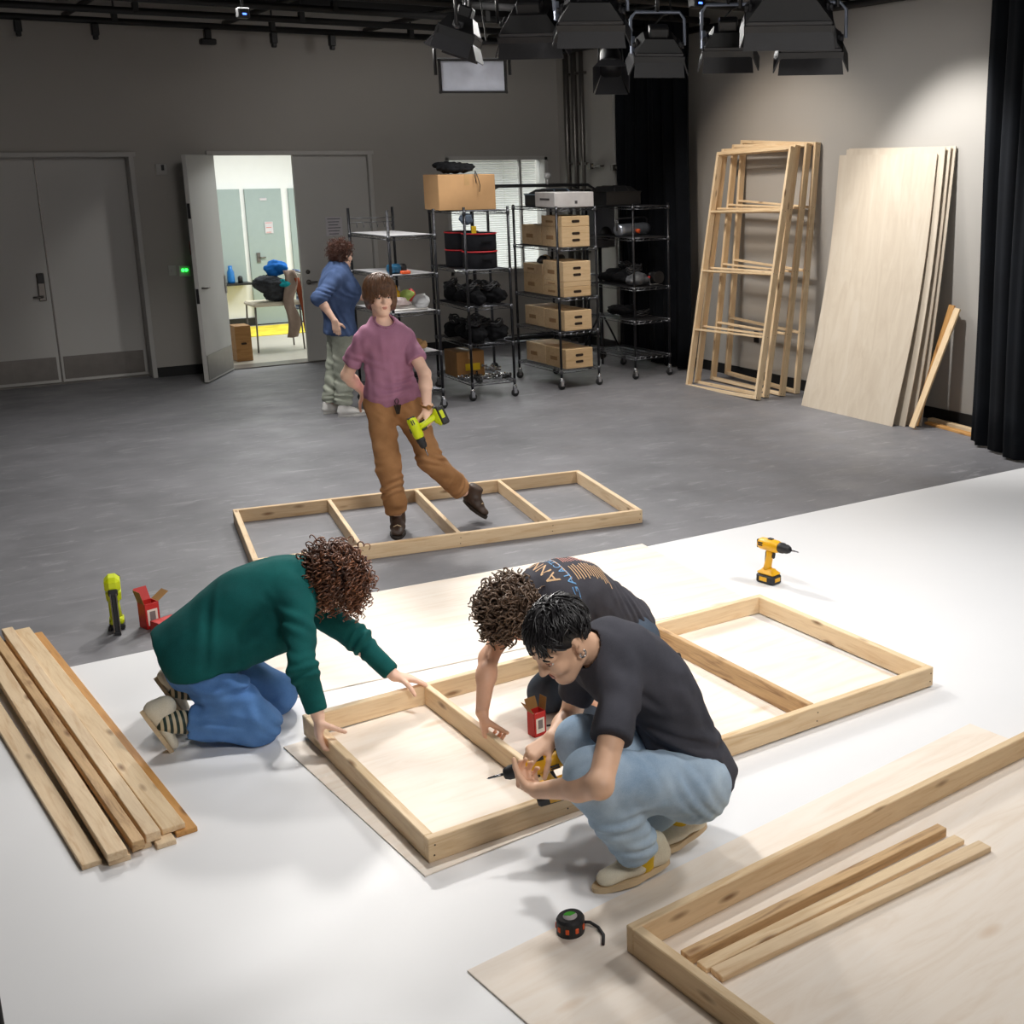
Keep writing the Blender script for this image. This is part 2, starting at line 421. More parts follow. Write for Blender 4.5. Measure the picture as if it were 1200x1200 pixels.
m = MB(); m.box((.02, .03, 1.0), (.04, .004, .2)); m.tube([(.82, .026, 1.03), (.82, .075, 1.03), (.72, .075, 1.03)], .011, 8); struct('door_handle', m, M_steel, d3)
d4 = leaf('door_4', 4.665, 14.845, .90, 2.42, 0)
m = MB()
for z in (.3, 1.0, 1.72, 2.22): m.tube([(.905, -.03, z - .05), (.905, -.03, z + .05)], .012, 8)
struct('hinge', m, M_steel, d4)
m = MB(); m.lathe([(.026, 0), (.024, .012)], 14, (.075, -.024, 1.08), Matrix.Rotation(PI / 2, 3, 'X')); m.lathe([(.03, 0), (.028, .014)], 14, (.075, -.024, .96), Matrix.Rotation(PI / 2, 3, 'X')); m.tube([(.075, -.06, .96), (.17, -.06, .96)], .01, 8)
struct('door_handle', m, M_steel, d4)
M_paper = plain('printed_paper', (196, 192, 196), .8); M_ink = plain('ink', (112, 110, 118), .8)
def notice(x, y, z, w, h, label, lines=6, mats=None):
    m = MB(); m.box((0, 0, 0), (w, .003, h)); m.cur = 1
    for i in range(lines): m.box((-.004 * (i % 3), -.002, h * (.40 - .8 * i / max(1, lines - 1))), (w * (.78 - .1 * (i % 3)), .001, h * .05))
    o = obj('notice', m, mats or [M_paper, M_ink], loc=(x, y, z)); tag(o, label, 'notice'); return o
notice(5.10, 14.819, 1.60, .20, .22, 'grey printed notice taped to the closed door leaf, upper sheet')
notice(5.09, 14.819, 1.42, .15, .05, 'narrow strip of printed paper just below the notice on the closed door', 2)
notice(5.51, 18.865, 1.43, .12, .17, 'small white and red notice on the grey-green door across the hall', 3, [M_paper, plain('red_ink', (200, 110, 100), .8)])
notice(5.46, 18.865, 1.84, .10, .035, 'small white name plate high on the grey-green hall door', 1)
# window in the back wall
m = MB()
for x in (6.58, 7.98): m.box((x, 14.90, 1.66), (.05, .24, 1.46))
for z in (.95, 2.38): m.box((7.28, 14.90, z), (1.44, .24, .05))
m.box((7.66, 14.93, 1.66), (.03, .05, 1.42)); w1 = struct('window_1', m, M_door)
M_glass = NT('window_glass'); M_glass.b.inputs['Transmission Weight'].default_value = 1; M_glass.b.inputs['Roughness'].default_value = .02; M_glass.b.inputs['IOR'].default_value = 1.05; M_glass = M_glass.m
m = MB(); m.box((7.28, 14.93, 1.66), (1.38, .006, 1.40)); struct('window_pane', m, M_glass, w1)
m = MB()
for i in range(48): m.box((7.28, 15.05, .99 + i * .0287), (1.36, .026, .0025), Matrix.Rotation(math.radians(30), 3, 'X'))
o = obj('window_blind', m, M_hallw); tag(o, 'white slatted blind inside the bright window behind the shelves', 'blind')
# small things on the back wall
m = MB(); m.box((0, 0, 0), (.12, .04, .12), None, .006); m.cur = 1; m.box((.01, -.022, .02), (.03, .006, .06)); o = obj('wall_sensor', m, [M_door, M_black2], loc=(3.20, 14.77, 2.28)); tag(o, 'small square sensor box high on the grey wall beside the open door', 'sensor')
t = thing('exit_light', 'green lit indicator plate on the dark wall left of the open door', 'light', (3.335, 14.785, 1.17))
m = MB(); m.box((0, 0, 0), (.12, .014, .12), None, .003); obj('plate', m, M_door, t)
M_led = glow('green_led', (40, 255, 70), 6.0)
for k in (-.018, .018): m = MB(); m.lathe([(.017, 0), (.013, .012)], 12, (k, -.007, .01), Matrix.Rotation(PI / 2, 3, 'X')); obj('lamp', m, M_led, t)
m = MB(); m.box((0, 0, 0), (.08, .012, .12), None, .003); m.box((0, -.008, 0), (.02, .012, .035)); o = obj('light_switch', m, M_door, loc=(3.20, 14.785, 1.18)); tag(o, 'grey light switch plate beside the green indicator', 'switch')
m = MB(); m.box((0, 0, 0), (.09, .05, .16), None, .006); m.cur = 1; m.box((0, -.027, 0), (.06, .006, .05)); o = obj('fire_alarm', m, [plain('alarm_red', (150, 40, 30), .5), M_door], loc=(3.46, 14.765, 1.42)); tag(o, 'red fire alarm box on the wall half hidden by the open door', 'alarm')
m = MB(); m.box((0, 0, 0), (.012, .08, .12), None, .003); m.cur = 1
for z in (-.03, .03): m.box((-.007, 0, z), (.004, .034, .028))
o = obj('wall_outlet', m, [M_black2, M_black], loc=(8.173, 10.54, .47)); tag(o, 'black power outlet low on the right wall behind the leaning frames', 'outlet')
# conduits near the corner
for k, (y, r) in enumerate(((14.45, .038), (14.25, .038), (14.06, .030))):
    m = MB(); m.tube([(0, 0, 0), (0, 0, 4.7)], r, 12)
    for z in (1.2, 2.3, 3.4): m.box((.02, 0, z), (.05, .12, .03))
    o = obj('conduit', m, M_steel, loc=(8.12, y, 0)); tag(o, ('grey conduit in the corner, the one nearest the window', 'grey conduit in the corner, middle one of three', 'thinner grey conduit in the corner, the one nearest the curtain')[k], 'conduit', 'conduits in the corner')
m = MB(); m.tube([(0, 0, 0), (0, 0, 4.7)], .016, 10); o = obj('conduit', m, M_door, loc=(8.155, 13.35, 0)); tag(o, 'thin pale conduit alone on the wall strip beside the black curtain', 'conduit')
for y, z in ((13.75, 2.27), (13.2, 2.25)):
    m = MB(); m.box((0, 0, 0), (.05, .30, .03)); m.box((-.02, .1, 0), (.05, .06, .07)); o = obj('conduit_bracket', m, M_steel, loc=(8.12, y, z)); tag(o, 'steel bracket across the conduits in the corner' if y > 13.5 else 'steel bracket on the pale wall strip next to the black curtain', 'bracket')
# drapes
def drape(name, path, z0, z1, amp, lam, label, seed):
    rg = random.Random(seed); pts = []; L = 0
    for (a, b) in zip(path[:-1], path[1:]):
        a, b = Vector(a), Vector(b); n = max(2, int((b - a).length / .02)); t = (b - a).normalized(); nn = Vector((-t.y, t.x))
        for i in range(n):
            s = L + (b - a).length * i / n; w = math.sin(s * 2 * PI / lam + 1.5 * math.sin(s * 3.1)) + .5 * math.sin(s * 2 * PI / (lam * .53) + 2)
            pts.append((a + t * ((b - a).length * i / n), nn, w, s))
        L += (b - a).length
    P = []
    for z in np.linspace(z0, z1, 14):
        k = .75 + .25 * (z - z0) / (z1 - z0); P.append([(p.x + nn.x * w * amp * k + .012 * math.sin(z * 1.7 + s * 4), p.y + nn.y * w * amp * k, z) for p, nn, w, s in pts])
    m = MB(); m.grid(P); o = obj(name, m, M_curt); sm = o.modifiers.new('thick', 'SOLIDIFY'); sm.thickness = .006; tag(o, label, 'curtain'); return o
drape('stage_curtain', [(7.98, 13.05), (7.93, 11.42)], .02, 4.6, .055, .24, 'tall black stage curtain in the far corner behind the wire shelves', 1)
drape('stage_curtain', [(7.70, 7.02), (7.47, 6.35), (7.40, 5.0), (7.5, 3.8)], .02, 4.6, .05, .26, 'tall black stage curtain at the right edge next to the leaning plywood', 2)
# ---- hall things
t = thing('stacking_chair', 'pale chair with thin metal legs in the bright hall, heaped with bags and coats', 'chair', (4.70, 16.22, 0))
m = MB(); m.box((0, 0, .60), (.62, .46, .05), None, .02); obj('seat', m, plain('seat_beige', (206, 198, 180), .8), t)
for sx in (-.28, .28):
    for sy in (-.2, .2): m = MB(); m.tube([(sx, sy, .585), (sx * 1.06, sy * 1.1, .0)], .011, 8); obj('leg', m, M_steel, t)
m = MB(); m.tube([(.28, .2, .58), (.34, .21, .98), (.34, -.21, .98), (.28, -.2, .58)], .011, 8); obj('back_frame', m, M_steel, t)
m = MB(); m.box((.33, 0, .84), (.02, .40, .26), None, .008); obj('backrest', m, plain('seat_beige2', (206, 198, 180), .8), t)
def lump(name, label, cat, c, r, mat, seed, h=.02, group=None, tall=1.0, n=6):
    rg = np.random.default_rng(seed); ps = [el(V(c) + rg.uniform(-1, 1, 3) * V(r) * .5, V(r) * rg.uniform(.45, .72, 3)) for _ in range(n)]; K2 = rg.normal(size=(3, 3)) * 95
    K = rg.normal(size=(3, 3)) * 40
    P, F = net([dict(k=.022, p=ps)], min(h, .013), lambda P: .008 * np.sin(P @ K[0]) * np.sin(P @ K[1] + 1) + .0045 * np.sin(P @ K2[0] + 2 * np.sin(P @ K[2]))); zmin = P[:, 2].min(); base = c[2] - r[2]
    P = P - V(c[0], c[1], zmin); o = npmesh(name, P, F, mat); o.location = (c[0], c[1], base); tag(o, label, cat, group); return o
lump('backpack', 'dark backpack heaped on the chair in the hall', 'bag', (4.68, 16.15, .80), (.24, .2, .175), cloth('pack_cloth', (40, 42, 46), (70, 72, 78), 200, blot=14), 3, .02, None, 1.0, 11)
lump('jacket', 'bright blue jacket thrown on top of the backpack in the hall', 'jacket', (4.76, 16.16, 1.02), (.15, .15, .11), cloth('blue_nylon', (28, 106, 190)), 4, .02, None, 1.0, 9)
lump('sleeve_bundle', 'teal scarf tucked into the backpack on the hall chair', 'scarf', (4.80, 16.00, .86), (.08, .07, .05), cloth('teal_cloth', (20, 140, 150)), 5)
_t = NT('striped_jacket'); _w = _t.n('ShaderNodeTexWave', bands_direction='Z'); _w.inputs['Scale'].default_value = 6; _t.l(_t.coord(), _w.inputs['Vector']); _t.l(_t.ramp(_w.outputs[0], [(.6, srgb((30, 68, 122))), (.75, srgb((150, 170, 200)))]), _t.b.inputs['Base Color'])
m = MB(); P = []
for i in range(9):
    z = .99 - .52 * i / 8; P.append([(.385 + .02 * math.sin(i + y * 12) + .02 * i / 8, y, z) for y in np.linspace(-.24, .24, 10)])
m.grid(P); o = obj('striped_coat', m, _t.m, loc=(4.70, 16.22, 0)); o.modifiers.new('s', 'SOLIDIFY').thickness = .03; tag(o, 'blue coat with pale stripes hung over the chair back in the hall', 'coat')
m = MB(); P = []
for i in range(12):
    z = 1.02 - .85 * i / 11; P.append([(.16 + .03 * math.sin(i * .9) + x, -.262 + .02 * math.sin(x * 40 + i), z) for x in np.linspace(-.07, .07, 6)])
m.grid(P); o = obj('long_coat', m, cloth('taupe_cloth', (150, 132, 122)), loc=(4.70, 16.22, 0)); o.modifiers.new('s', 'SOLIDIFY').thickness = .03; tag(o, 'long taupe coat hanging down the front of the hall chair', 'coat')
m = MB(); P = []
for i in range(10):
    z = .92 - .72 * i / 9; P.append([(.26 + .01 * i + x, -.268 + .015 * math.sin(x * 50 + i), z) for x in np.linspace(-.03, .03, 5)])
m.grid(P); m.box((.36, -.26, .165), (.06, .05, .09), None, .015); o = obj('rust_scarf', m, cloth('rust_cloth', (140, 72, 50)), loc=(4.70, 16.22, 0)); o.modifiers.new('s', 'SOLIDIFY').thickness = .02; tag(o, 'rust coloured scarf hanging off the right side of the hall chair', 'scarf')
M_box = wood('crate_ply', (232, 202, 160), (214, 178, 132), knots=False); M_hole = plain('slot_dark', (46, 32, 22), .9)
def apple_box(name, label, loc, size, rot=0, group=None, slots=2, mat=None, plain_side=False):
    """wooden crate with hand slots in both ends (local y)"""
    t = thing(name, label, 'crate', loc, (0, 0, rot), group); w, d, h = size
    m = MB(); m.box((0, 0, h / 2), (w, d, h), None, .004); obj('body', m, mat or M_box, t)
    m = MB()
    for s in (-1, 1):
        for k in range(slots):
            z = h * ((k + 1) / (slots + 1)) if slots > 1 else h * .5; pts = []
            for i in range(16):
                a = 2 * PI * i / 16; pts.append((math.copysign(w * .10, math.cos(a)) + math.cos(a) * .014, math.sin(a) * .014))
            M = Matrix.Translation((0, s * (d / 2 - .002), z)) @ Matrix.Rotation(PI / 2, 4, 'X'); m.prism(pts, -.004, .004, M)
    obj('hand_slot', m, M_hole, t)
    m = MB(); m.box((-w / 2 - .001, d * .1, h * .45), (.002, d * .34, h * .2)); obj('stencil', m, plain('stencil_' + name, (172, 132, 92), .8), t); return t
apple_box('wooden_crate', 'brown wooden crate standing on the hall floor just inside the doorway', (4.07, 15.52, .002), (.19, .26, .43), 0, None, 1, wood('brown_crate', (166, 124, 76), (130, 92, 52), knots=False))
m = MB(); m.box((5.2, 18.15, .008), (2.6, 1.1, .012), None, .004); o = obj('floor_mat', m, plain('yellow_mat', (226, 204, 60), .8, var=.2, scale=5)); tag(o, 'yellow mat on the hall floor behind the chair', 'mat')
m = MB(); m.lathe([(.05, 0), (.055, .03), (.05, .16), (.03, .2), (.03, .25)], 14); o = obj('water_jug', m, plain('jug_blue', (30, 110, 180), .3), loc=(4.86, 18.74, .661)); tag(o, 'blue water jug on the dark ledge in the hall', 'jug')
m = MB(); m.lathe([(.035, 0), (.035, .08), (.02, .1)], 12); o = obj('black_cup', m, M_black2, loc=(4.98, 18.70, .661)); tag(o, 'small black cup next to the blue jug in the hall', 'cup')
# ================================================================== lumber, flats and sheets
def board_mesh(L, w, h, ch=.003):
    m = MB(); m.box((L / 2, 0, h / 2), (L, w, h), None, ch); return m
M_nail = plain('nail_dark', (70, 50, 36), .6)
def flat(label, M, L=2.44, W=1.22, bars=(.25, .5, .75), t=.034, h=.089, mats=None, barmat=None, barh=None, bart=None, group=None):
    """a stage flat's frame lying in its own xy plane, corner at the origin"""
    th = thing('stage_flat', label, 'frame', group=group); mt = mats or M_pine
    for y in (t / 2, W - t / 2):
        o = obj('rail', board_mesh(L, t, h), mt, th, (0, y, 0))
        m = MB(); s = -1 if y < W / 2 else 1
        for x in (.02, L - .02, *[L * b for b in bars]):
            for z in (.025, .062): m.lathe([(.0032, -.001), (.0032, .0012)], 8, (x + .004 * (z > .04), s * t / 2, z), Matrix.Rotation(-s * PI / 2, 3, 'X'))
        obj('nail_heads', m, M_nail, o)
    for x in (t / 2, L - t / 2): obj('end_board', board_mesh(W - 2 * t, t, h), mt, th, (x, t, 0), (0, 0, PI / 2))
    for b in bars:
        x, dx = b if isinstance(b, tuple) else (L * b, 0)
        o = obj('crossbar', board_mesh(W - 2 * t - .002, bart or t * .8, barh or h), barmat or mt, th, (x, t + .001, 0), (0, 0, PI / 2))
    th.matrix_world = M; return th
def pose(x, y, z, a): return Matrix.Translation((x, y, z)) @ Matrix.Rotation(a, 4, 'Z')
def sheet(label, M, L=2.44, W=1.22, t=.006):
    m = MB(); m.box((L / 2, W / 2, t / 2), (L, W, t), None, .001); o = obj('plywood_sheet', m, M_ply); tag(o, label, 'plywood'); o.matrix_world = M; return o
sheet('pale plywood sheet lying under the frame the three people are assembling', pose(1.349, 3.511, .003, .078))
sheet('pale plywood sheet on the white floor behind the curly-haired kneeling people', pose(1.415, 5.185, .003, -.068), W=1.19)
sheet('pale plywood sheet at the front right with a half-seen frame on it', pose(1.40, 1.762, .003, .122))
F1 = flat('wooden frame on plywood being assembled by the three people', pose(1.39, 3.569, .0095, .027), bars=(.222, .715))
bars = [c for c in F1.children if c.name.startswith('crossbar')]
bars[1].data.materials[0] = M_rough; bars[1]['label'] = 'crossbar with dark rough bark along its edge'
flat('complete wooden frame with three crossbars lying on the dark floor', pose(1.7935, 7.037, 0, -.172), bars=(.255, .5, .745), mats=M_pine2)
flat('wooden frame at the front right, only its corner and long rail in view', pose(1.797, 1.568, .0095, .095), bars=(.92,), mats=M_pine)
def lumber(label, a, b, w, h, z, mat, group=None, roll=0.0, name='board', z2=None):
    a, b = Vector((*a, z)), Vector((*b, z if z2 is None else z2)); L = (b - a).length
    o = obj(name, board_mesh(L, w, h, .002), mat); R = frame3(b - a); o.matrix_world = Matrix.Translation(a) @ R.to_4x4() @ Matrix.Rotation(roll, 4, 'X'); tag(o, label, 'board', group); return o
lumber('rough-edged brown board inside the front right frame, farthest of the three loose ones', (1.79, 2.634), (2.933, 2.712), .042, .034, .009, M_rough)
lumber('clean narrow board inside the front right frame, between the rough one and the wide one', (1.812, 2.580), (2.947, 2.643), .046, .018, .009, M_pine)
lumber('clean wide board inside the front right frame, nearest of the three loose ones', (1.826, 2.526), (2.985, 2.562), .056, .020, .009, M_pine2)
g = 'boards in the pile at the left'
PL = [('pale board lying apart on the floor on the near side of the pile', (.452, 4.215), (.275, 6.55), .064, .019, .003, M_pine2),
      ('bottom board of the pile directly under the board nearest the stray one', (.535, 4.19), (.395, 6.64), .07, .022, .003, M_pine2),
      ('bottom board in the middle of the pile, mostly covered', (.615, 4.235), (.465, 6.66), .064, .019, .003, M_pine),
      ('bottom board of the pile just left of the amber one, ends short', (.690, 4.205), (.540, 6.66), .064, .019, .003, M_pine2),
      ('amber-toned board at the right edge of the pile, underneath', (.768, 4.250), (.603, 6.70), .072, .019, .003, M_orange),
      ('top board of the pile on the side of the stray board, slightly darker', (.528, 4.175), (.372, 6.62), .064, .030, .026, M_pine2),
      ('top board of the pile second from the stray board, with a slanted end', (.600, 4.20), (.428, 6.68), .040, .034, .026, M_rough),
      ('top board in the middle of the pile with a pale edge', (.655, 4.235), (.492, 6.76), .050, .034, .023, M_pine2),
      ('widest pale top board of the pile, beside the amber one', (.728, 4.262), (.552, 6.74), .078, .022, .023, M_pine)]
for a in PL: lumber(*a, group=g)
# flats leaning on the right wall
def lean(label, b, top, y0, dy=0.0, **k):
    dx = top - b; a = math.asin(dx / 2.48); X = Vector((math.sin(a), dy, math.cos(a))).normalized(); Y = Vector((0, 1, 0)); Z = X.cross(Y).normalized(); Y = Z.cross(X)
    M = Matrix((X, Y, Z)).transposed().to_4x4(); M.translation = (b + .066 * math.cos(a), y0, .002); return flat(label, M, mats=M_pine, **k)
g = 'frames leaning on the right wall'
for i, (b, tp, y0, dy, lb) in enumerate(((7.42, 7.905, 9.575, .035, 'leaning wooden frame at the front of the four by the right wall'), (7.565, 7.973, 9.625, .02, 'second leaning wooden frame, just behind the front one by the right wall'),
        (7.755, 8.042, 9.60, -.005, 'third leaning wooden frame, behind two others by the right wall'), (7.96, 8.110, 9.62, -.035, 'rearmost leaning wooden frame, nearly upright against the right wall'))):
    lean(lb, b, tp, y0, dy, L=2.48, h=.066, bart=.022, group=g)
def bowed(label, b, top, y0, y1, sag, L=2.44, t=.007, z0=.001):
    P0, P1_ = [], []; n = 16
    H = math.sqrt(L * L - (top - b) ** 2); m = MB(); vs = []
    for i in range(n + 1):
        s = i / n; x = b + (top - b) * s + sag * math.sin(PI * s); z = z0 + H * s * .995
        for x_, y in ((x, y0), (x, y1), (x + t, y1), (x + t, y0)): vs.append((x_, y, z))
    fs = [(0, 1, 2, 3), tuple(n * 4 + k for k in (3, 2, 1, 0))]
    for i in range(n):
        for k in range(4): fs.append((i * 4 + k, (i + 1) * 4 + k, (i + 1) * 4 + (k + 1) % 4, i * 4 + (k + 1) % 4))
    c = Vector((b, y0, 0)); m.add([Vector(v) - c for v in vs], fs); o = obj('plywood_sheet', m, M_plyv, loc=c); tag(o, label, 'plywood', 'plywood sheets leaning on the right wall'); return o
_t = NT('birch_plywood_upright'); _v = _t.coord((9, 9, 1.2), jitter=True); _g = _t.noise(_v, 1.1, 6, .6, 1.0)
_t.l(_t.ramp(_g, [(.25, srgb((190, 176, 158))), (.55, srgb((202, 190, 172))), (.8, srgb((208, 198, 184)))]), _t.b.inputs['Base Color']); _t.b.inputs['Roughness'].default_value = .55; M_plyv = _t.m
bowed('bowed plywood sheet at the front of the leaning stack by the right wall', 7.635, 8.06, 7.87, 9.13, .07, L=2.40)
bowed('second bowed plywood sheet behind the front one of the leaning stack', 7.72, 8.085, 7.80, 9.06, .055)
bowed('third plywood sheet of the leaning stack, its edge showing beside the second', 7.80, 8.12, 7.77, 9.02, .04)
bowed('rearmost plywood sheet of the leaning stack, closest to the right wall', 7.86, 8.15, 7.74, 9.10, .02)
lumber('short amber board leaning on the wall, partly behind a paler one', (7.80, 7.745), (8.12, 7.665), .064, .019, .012, M_orange, z2=1.06, roll=PI / 2 * .2)
lumber('short pale board leaning on the wall in front of a short amber one', (7.71, 7.69), (8.12, 7.60), .064, .022, .012, M_pine, z2=1.035, roll=PI / 2 * .2)
lumber('amber offcut lying on the floor beside the right curtain', (7.975, 7.78), (7.885, 6.98), .06, .022, 0, M_orange)
lumber('pale offcut lying against the baseboard beside the right curtain', (8.095, 7.86), (8.01, 6.98), .06, .03, 0, M_pine)

# ================================================================== hand tools and small boxes
M_yel = plain('tool_yellow', (236, 176, 18), .4, var=.05); M_lime = plain('tool_lime', (206, 220, 18), .4, var=.05); M_rub = plain('tool_black', (34, 34, 37), .55)
M_bit = plain('bit_steel', (150, 150, 155), .25, 1.0)
def drill(label, mat, M, scale=1.0):
    """local x = chuck direction, handle hangs along -z, stands on its battery at z=0"""
    t = thing('cordless_drill', label, 'drill'); s = scale
    Ry = Matrix.Rotation(PI / 2, 3, 'Y'); ax = .205
    m = MB(); m.lathe([(.004, -.085), (.024, -.083), (.031, -.07), (.033, -.03), (.033, .03), (.029, .045), (.026, .05)], 20, (0, 0, ax), Ry)
    m.box((-.005, 0, ax + .002), (.09, .05, .058), None, .016); obj('body', m, mat, t)
    m = MB(); m.box((-.083, 0, ax), (.008, .045, .045), None, .003)
    for k in (-1, 1): m.box((-.055, k * .032, ax), (.03, .004, .006)); m.box((-.055, k * .032, ax + .012), (.03, .004, .006))
    m.box((-.01, 0, ax + .034), (.03, .02, .006), None, .002); obj('vent', m, M_rub, t)
    m = MB(); m.lathe([(.026, .05), (.028, .056), (.028, .075), (.0245, .078), (.0235, .10), (.017, .115), (.010, .118)], 18, (0, 0, ax), Ry); obj('chuck', m, M_rub, t)
    m = MB(); m.lathe([(.0045, .116), (.0045, .15), (.0035, .152), (.0035, .168), (.0008, .174)], 8, (0, 0, ax), Ry); obj('bit', m, M_bit, t)
    m = MB(); m.tube([(-.012, 0, ax - .02), (-.016, 0, ax - .06), (-.026, 0, .10), (-.032, 0, .062)], [.021, .019, .020, .024], 14); h = obj('handle', m, mat, t)
    m = MB(); m.tube([(-.034, .0, ax - .04), (-.04, 0, .10), (-.048, 0, .075)], .0085, 8); obj('grip_pad', m, M_rub, h)
    m = MB(); m.box((.010, 0, ax - .052), (.018, .015, .034), Matrix.Rotation(.2, 3, 'Y'), .005); obj('trigger', m, M_rub, t)
    m = MB(); m.box((-.022, 0, .062), (.115, .07, .032), None, .010, (.7, .7)); obj('foot', m, mat, t)
    m = MB(); m.box((-.022, 0, .024), (.118, .074, .048), None, .008); b = obj('battery', m, M_rub, t)
    for c, z in (((.0375, 0, .026), (.002, .04, .02)), ((-.03, -.0375, .026), (.05, .002, .022)), ((-.03, .0375, .026), (.05, .002, .022))): m = MB(); m.box(c, z); obj('label_plate', m, mat, b)
    t.matrix_world = M @ Matrix.Scale(s, 4); return t
drill('yellow drill standing on its battery on the white floor behind the frame', M_yel, pose(4.125, 5.165, .003, math.radians(-78)), 1.08)
def basis(x, z, loc):
    R = frame3(x, z).to_4x4(); R.translation = loc; return R
def hold(x, z, at, local): # place the local point at a world point
    R = frame3(x, z).to_4x4(); R.translation = Vector(at) - R.to_3x3() @ Vector(local); return R
drill('lime and black drill held in the standing person\'s left hand', M_lime, hold((.30, -.22, -.93), (-.95, .12, -.30), (2.905, 7.03, .772), (-.024, 0, .125)))
drill('yellow drill held in both hands by the crouching person', M_yel, hold((-.90, .40, -.20), (-.15, -.45, .88), (1.735, 3.42, .335), (0, 0, .205)))
# nailer
t = thing('nail_gun', 'lime nail gun standing upright on the dark floor near the red boxes', 'nail gun', (.972, 6.575, 0), (0, 0, math.radians(-100)))
m = MB(); m.box((0, 0, .245), (.12, .075, .085), None, .022); m.box((-.005, 0, .185), (.085, .07, .07), None, .015, (1.2, 1.05)); obj('head', m, M_lime, t)
m = MB(); m.tube([(-.03, 0, .19), (-.035, 0, .12), (-.03, 0, .05)], [.026, .023, .03], 12); m.box((.0, -.02, .13), (.022, .02, .13), None, .006); m.box((-.02, 0, .045), (.1, .07, .03), None, .010); obj('body', m, M_lime, t)
m = MB(); m.box((-.03, 0, .016), (.115, .075, .032), None, .008); obj('battery', m, M_rub, t)
m = MB(); m.box((.075, 0, .105), (.018, .022, .225), Matrix.Rotation(math.radians(-7), 3, 'Y'), .003); m.cur = 1
for y in (-.014, .014): m.box((.078, y, .105), (.024, .005, .215), Matrix.Rotation(math.radians(-7), 3, 'Y'))
m.cur = 0; m.box((.092, 0, .009), (.03, .032, .018), None, .003); obj('magazine', m, [M_rub, M_steel], t)
m = MB(); m.box((.06, 0, .215), (.03, .045, .035), None, .006); m.tube([(-.062, .02, .25), (-.075, .02, .25)], .02, 10); obj('nose', m, M_rub, t)
M_red = plain('carton_red', (196, 40, 36), .5, var=.06); M_kraft = plain('carton_inside', (150, 112, 62), .8); M_lab = plain('carton_label', (232, 226, 214), .7)
def carton(label, loc, rz_, size, flaps, mat=M_red, lying=False):
    w, d, h = size; t = thing('screw_carton', label, 'box', loc, (0, 0, rz_)); k = .0015
    m = MB(); m.box((0, 0, k), (w, d, 2 * k))
    for s in (-1, 1): m.box((s * (w / 2 - k), 0, h / 2), (2 * k, d, h)); m.box((0, s * (d / 2 - k), h / 2), (w, 2 * k, h))
    if not flaps: m.box((0, 0, h - k), (w, d, 2 * k))
    obj('body', m, mat, t)
    m = MB(); m.box((0, -d / 2 - .0006, h * .45), (w * .72, .001, h * .62)); m.cur = 1; m.box((0, -d / 2 - .0013, h * .5), (w * .4, .001, h * .36)); obj('label', m, [M_lab, plain('carton_grey', (130, 120, 118), .7)], t)
    if flaps:
        for i, (sx, sy, a) in enumerate(flaps):
            m = MB(); L = (d if sx else w) * .92; ln = (w if sx else d) * .95
            R = Matrix.Rotation(a, 3, 'Y'); m.box((0, 0, ln / 2), (.0015, L, ln)); m.v = [tuple(R @ Vector(v)) for v in m.v]
            o = obj('flap', m, [mat if (i % 2 and mat is M_red and w > .06) else M_kraft], t, (sx * w / 2, sy * d / 2, h), (0, 0, 0 if sx > 0 else (PI if sx < 0 else (PI / 2 if sy > 0 else -PI / 2))))
        m = MB(); m.box((0, 0, h * .7), (w - 4 * k, d - 4 * k, .004)); obj('screws', m, M_nail, t)
    return t
carton('open red carton standing upright on the dark floor beside the nail gun', (1.118, 6.515, 0), .28, (.075, .075, .135), ((-1, 0, .25), (0, 1, .5), (1, 0, 1.0)))
carton('closed red carton lying flat beside the open one, near the green sweater', (1.172, 6.40, 0), .35, (.12, .085, .062), None)
carton('open red carton with brown flaps on the plywood inside the frame', (2.150, 4.232, .0092), .15, (.058, .05, .105), ((-1, 0, .55), (1, 0, .15), (0, 1, .4)))
m = MB(); m.tube([(0, 0, .004), (.11, 0, .004)], .004, 6); m.tube([(.11, 0, .004), (.125, 0, .004)], [.004, .0008], 6); o = obj('pencil', m, M_rub, loc=(2.215, 4.27, .0095), rot=(0, 0, -.35)); tag(o, 'dark pencil lying beside the red carton inside the frame', 'pencil')
# tape measure
t = thing('tape_measure', 'black and orange tape measure with a strap on the plywood corner', 'tape measure', (1.593, 2.965, .0092), (0, 0, .5))
out = [(.043 * math.cos(a) * (1.0 if math.cos(a) < .5 else 1.08), .043 * math.sin(a)) for a in np.linspace(0, 2 * PI, 26, endpoint=False)]
m = MB(); m.prism(out, 0, .006, None, 1.0); m.prism(out, .006, .044, None, 1.0); m.prism(out, .044, .052, None, .88); obj('case', m, M_rub, t)
M_or = plain('tool_orange', (240, 96, 40), .5); m = MB()
for k in range(9):
    a = 2 * PI * k / 9; R = Matrix.Rotation(a, 3, 'Z'); m.box(R @ Vector((.0435, 0, .024)), (.004, .011, .017), R, .0015)
obj('grip_studs', m, M_or, t)
m = MB(); m.lathe([(.022, .052), (.022, .0535)], 20); o = obj('badge', m, plain('badge_white', (214, 206, 206), .5), t)
m = MB(); m.prism([(0, 0)] + [(.021 * math.cos(a), .021 * math.sin(a)) for a in np.linspace(-.4, 1.9, 12)], .0536, .0545); obj('badge_quarter', m, plain('badge_green', (70, 190, 40), .5), o)
m = MB(); m.box((.046, -.01, .012), (.012, .018, .02), None, .003); obj('mouth', m, M_steel, t)
m = MB(); R = Matrix.Rotation(-.5, 3, 'Z'); m.tube([R @ Vector(p) for p in ((.035, -.01, .024), (.06, -.015, .016), (.075, -.04, .006), (.07, -.08, .004), (.045, -.12, .004))], .005, 6); obj('strap', m, M_rub, t)
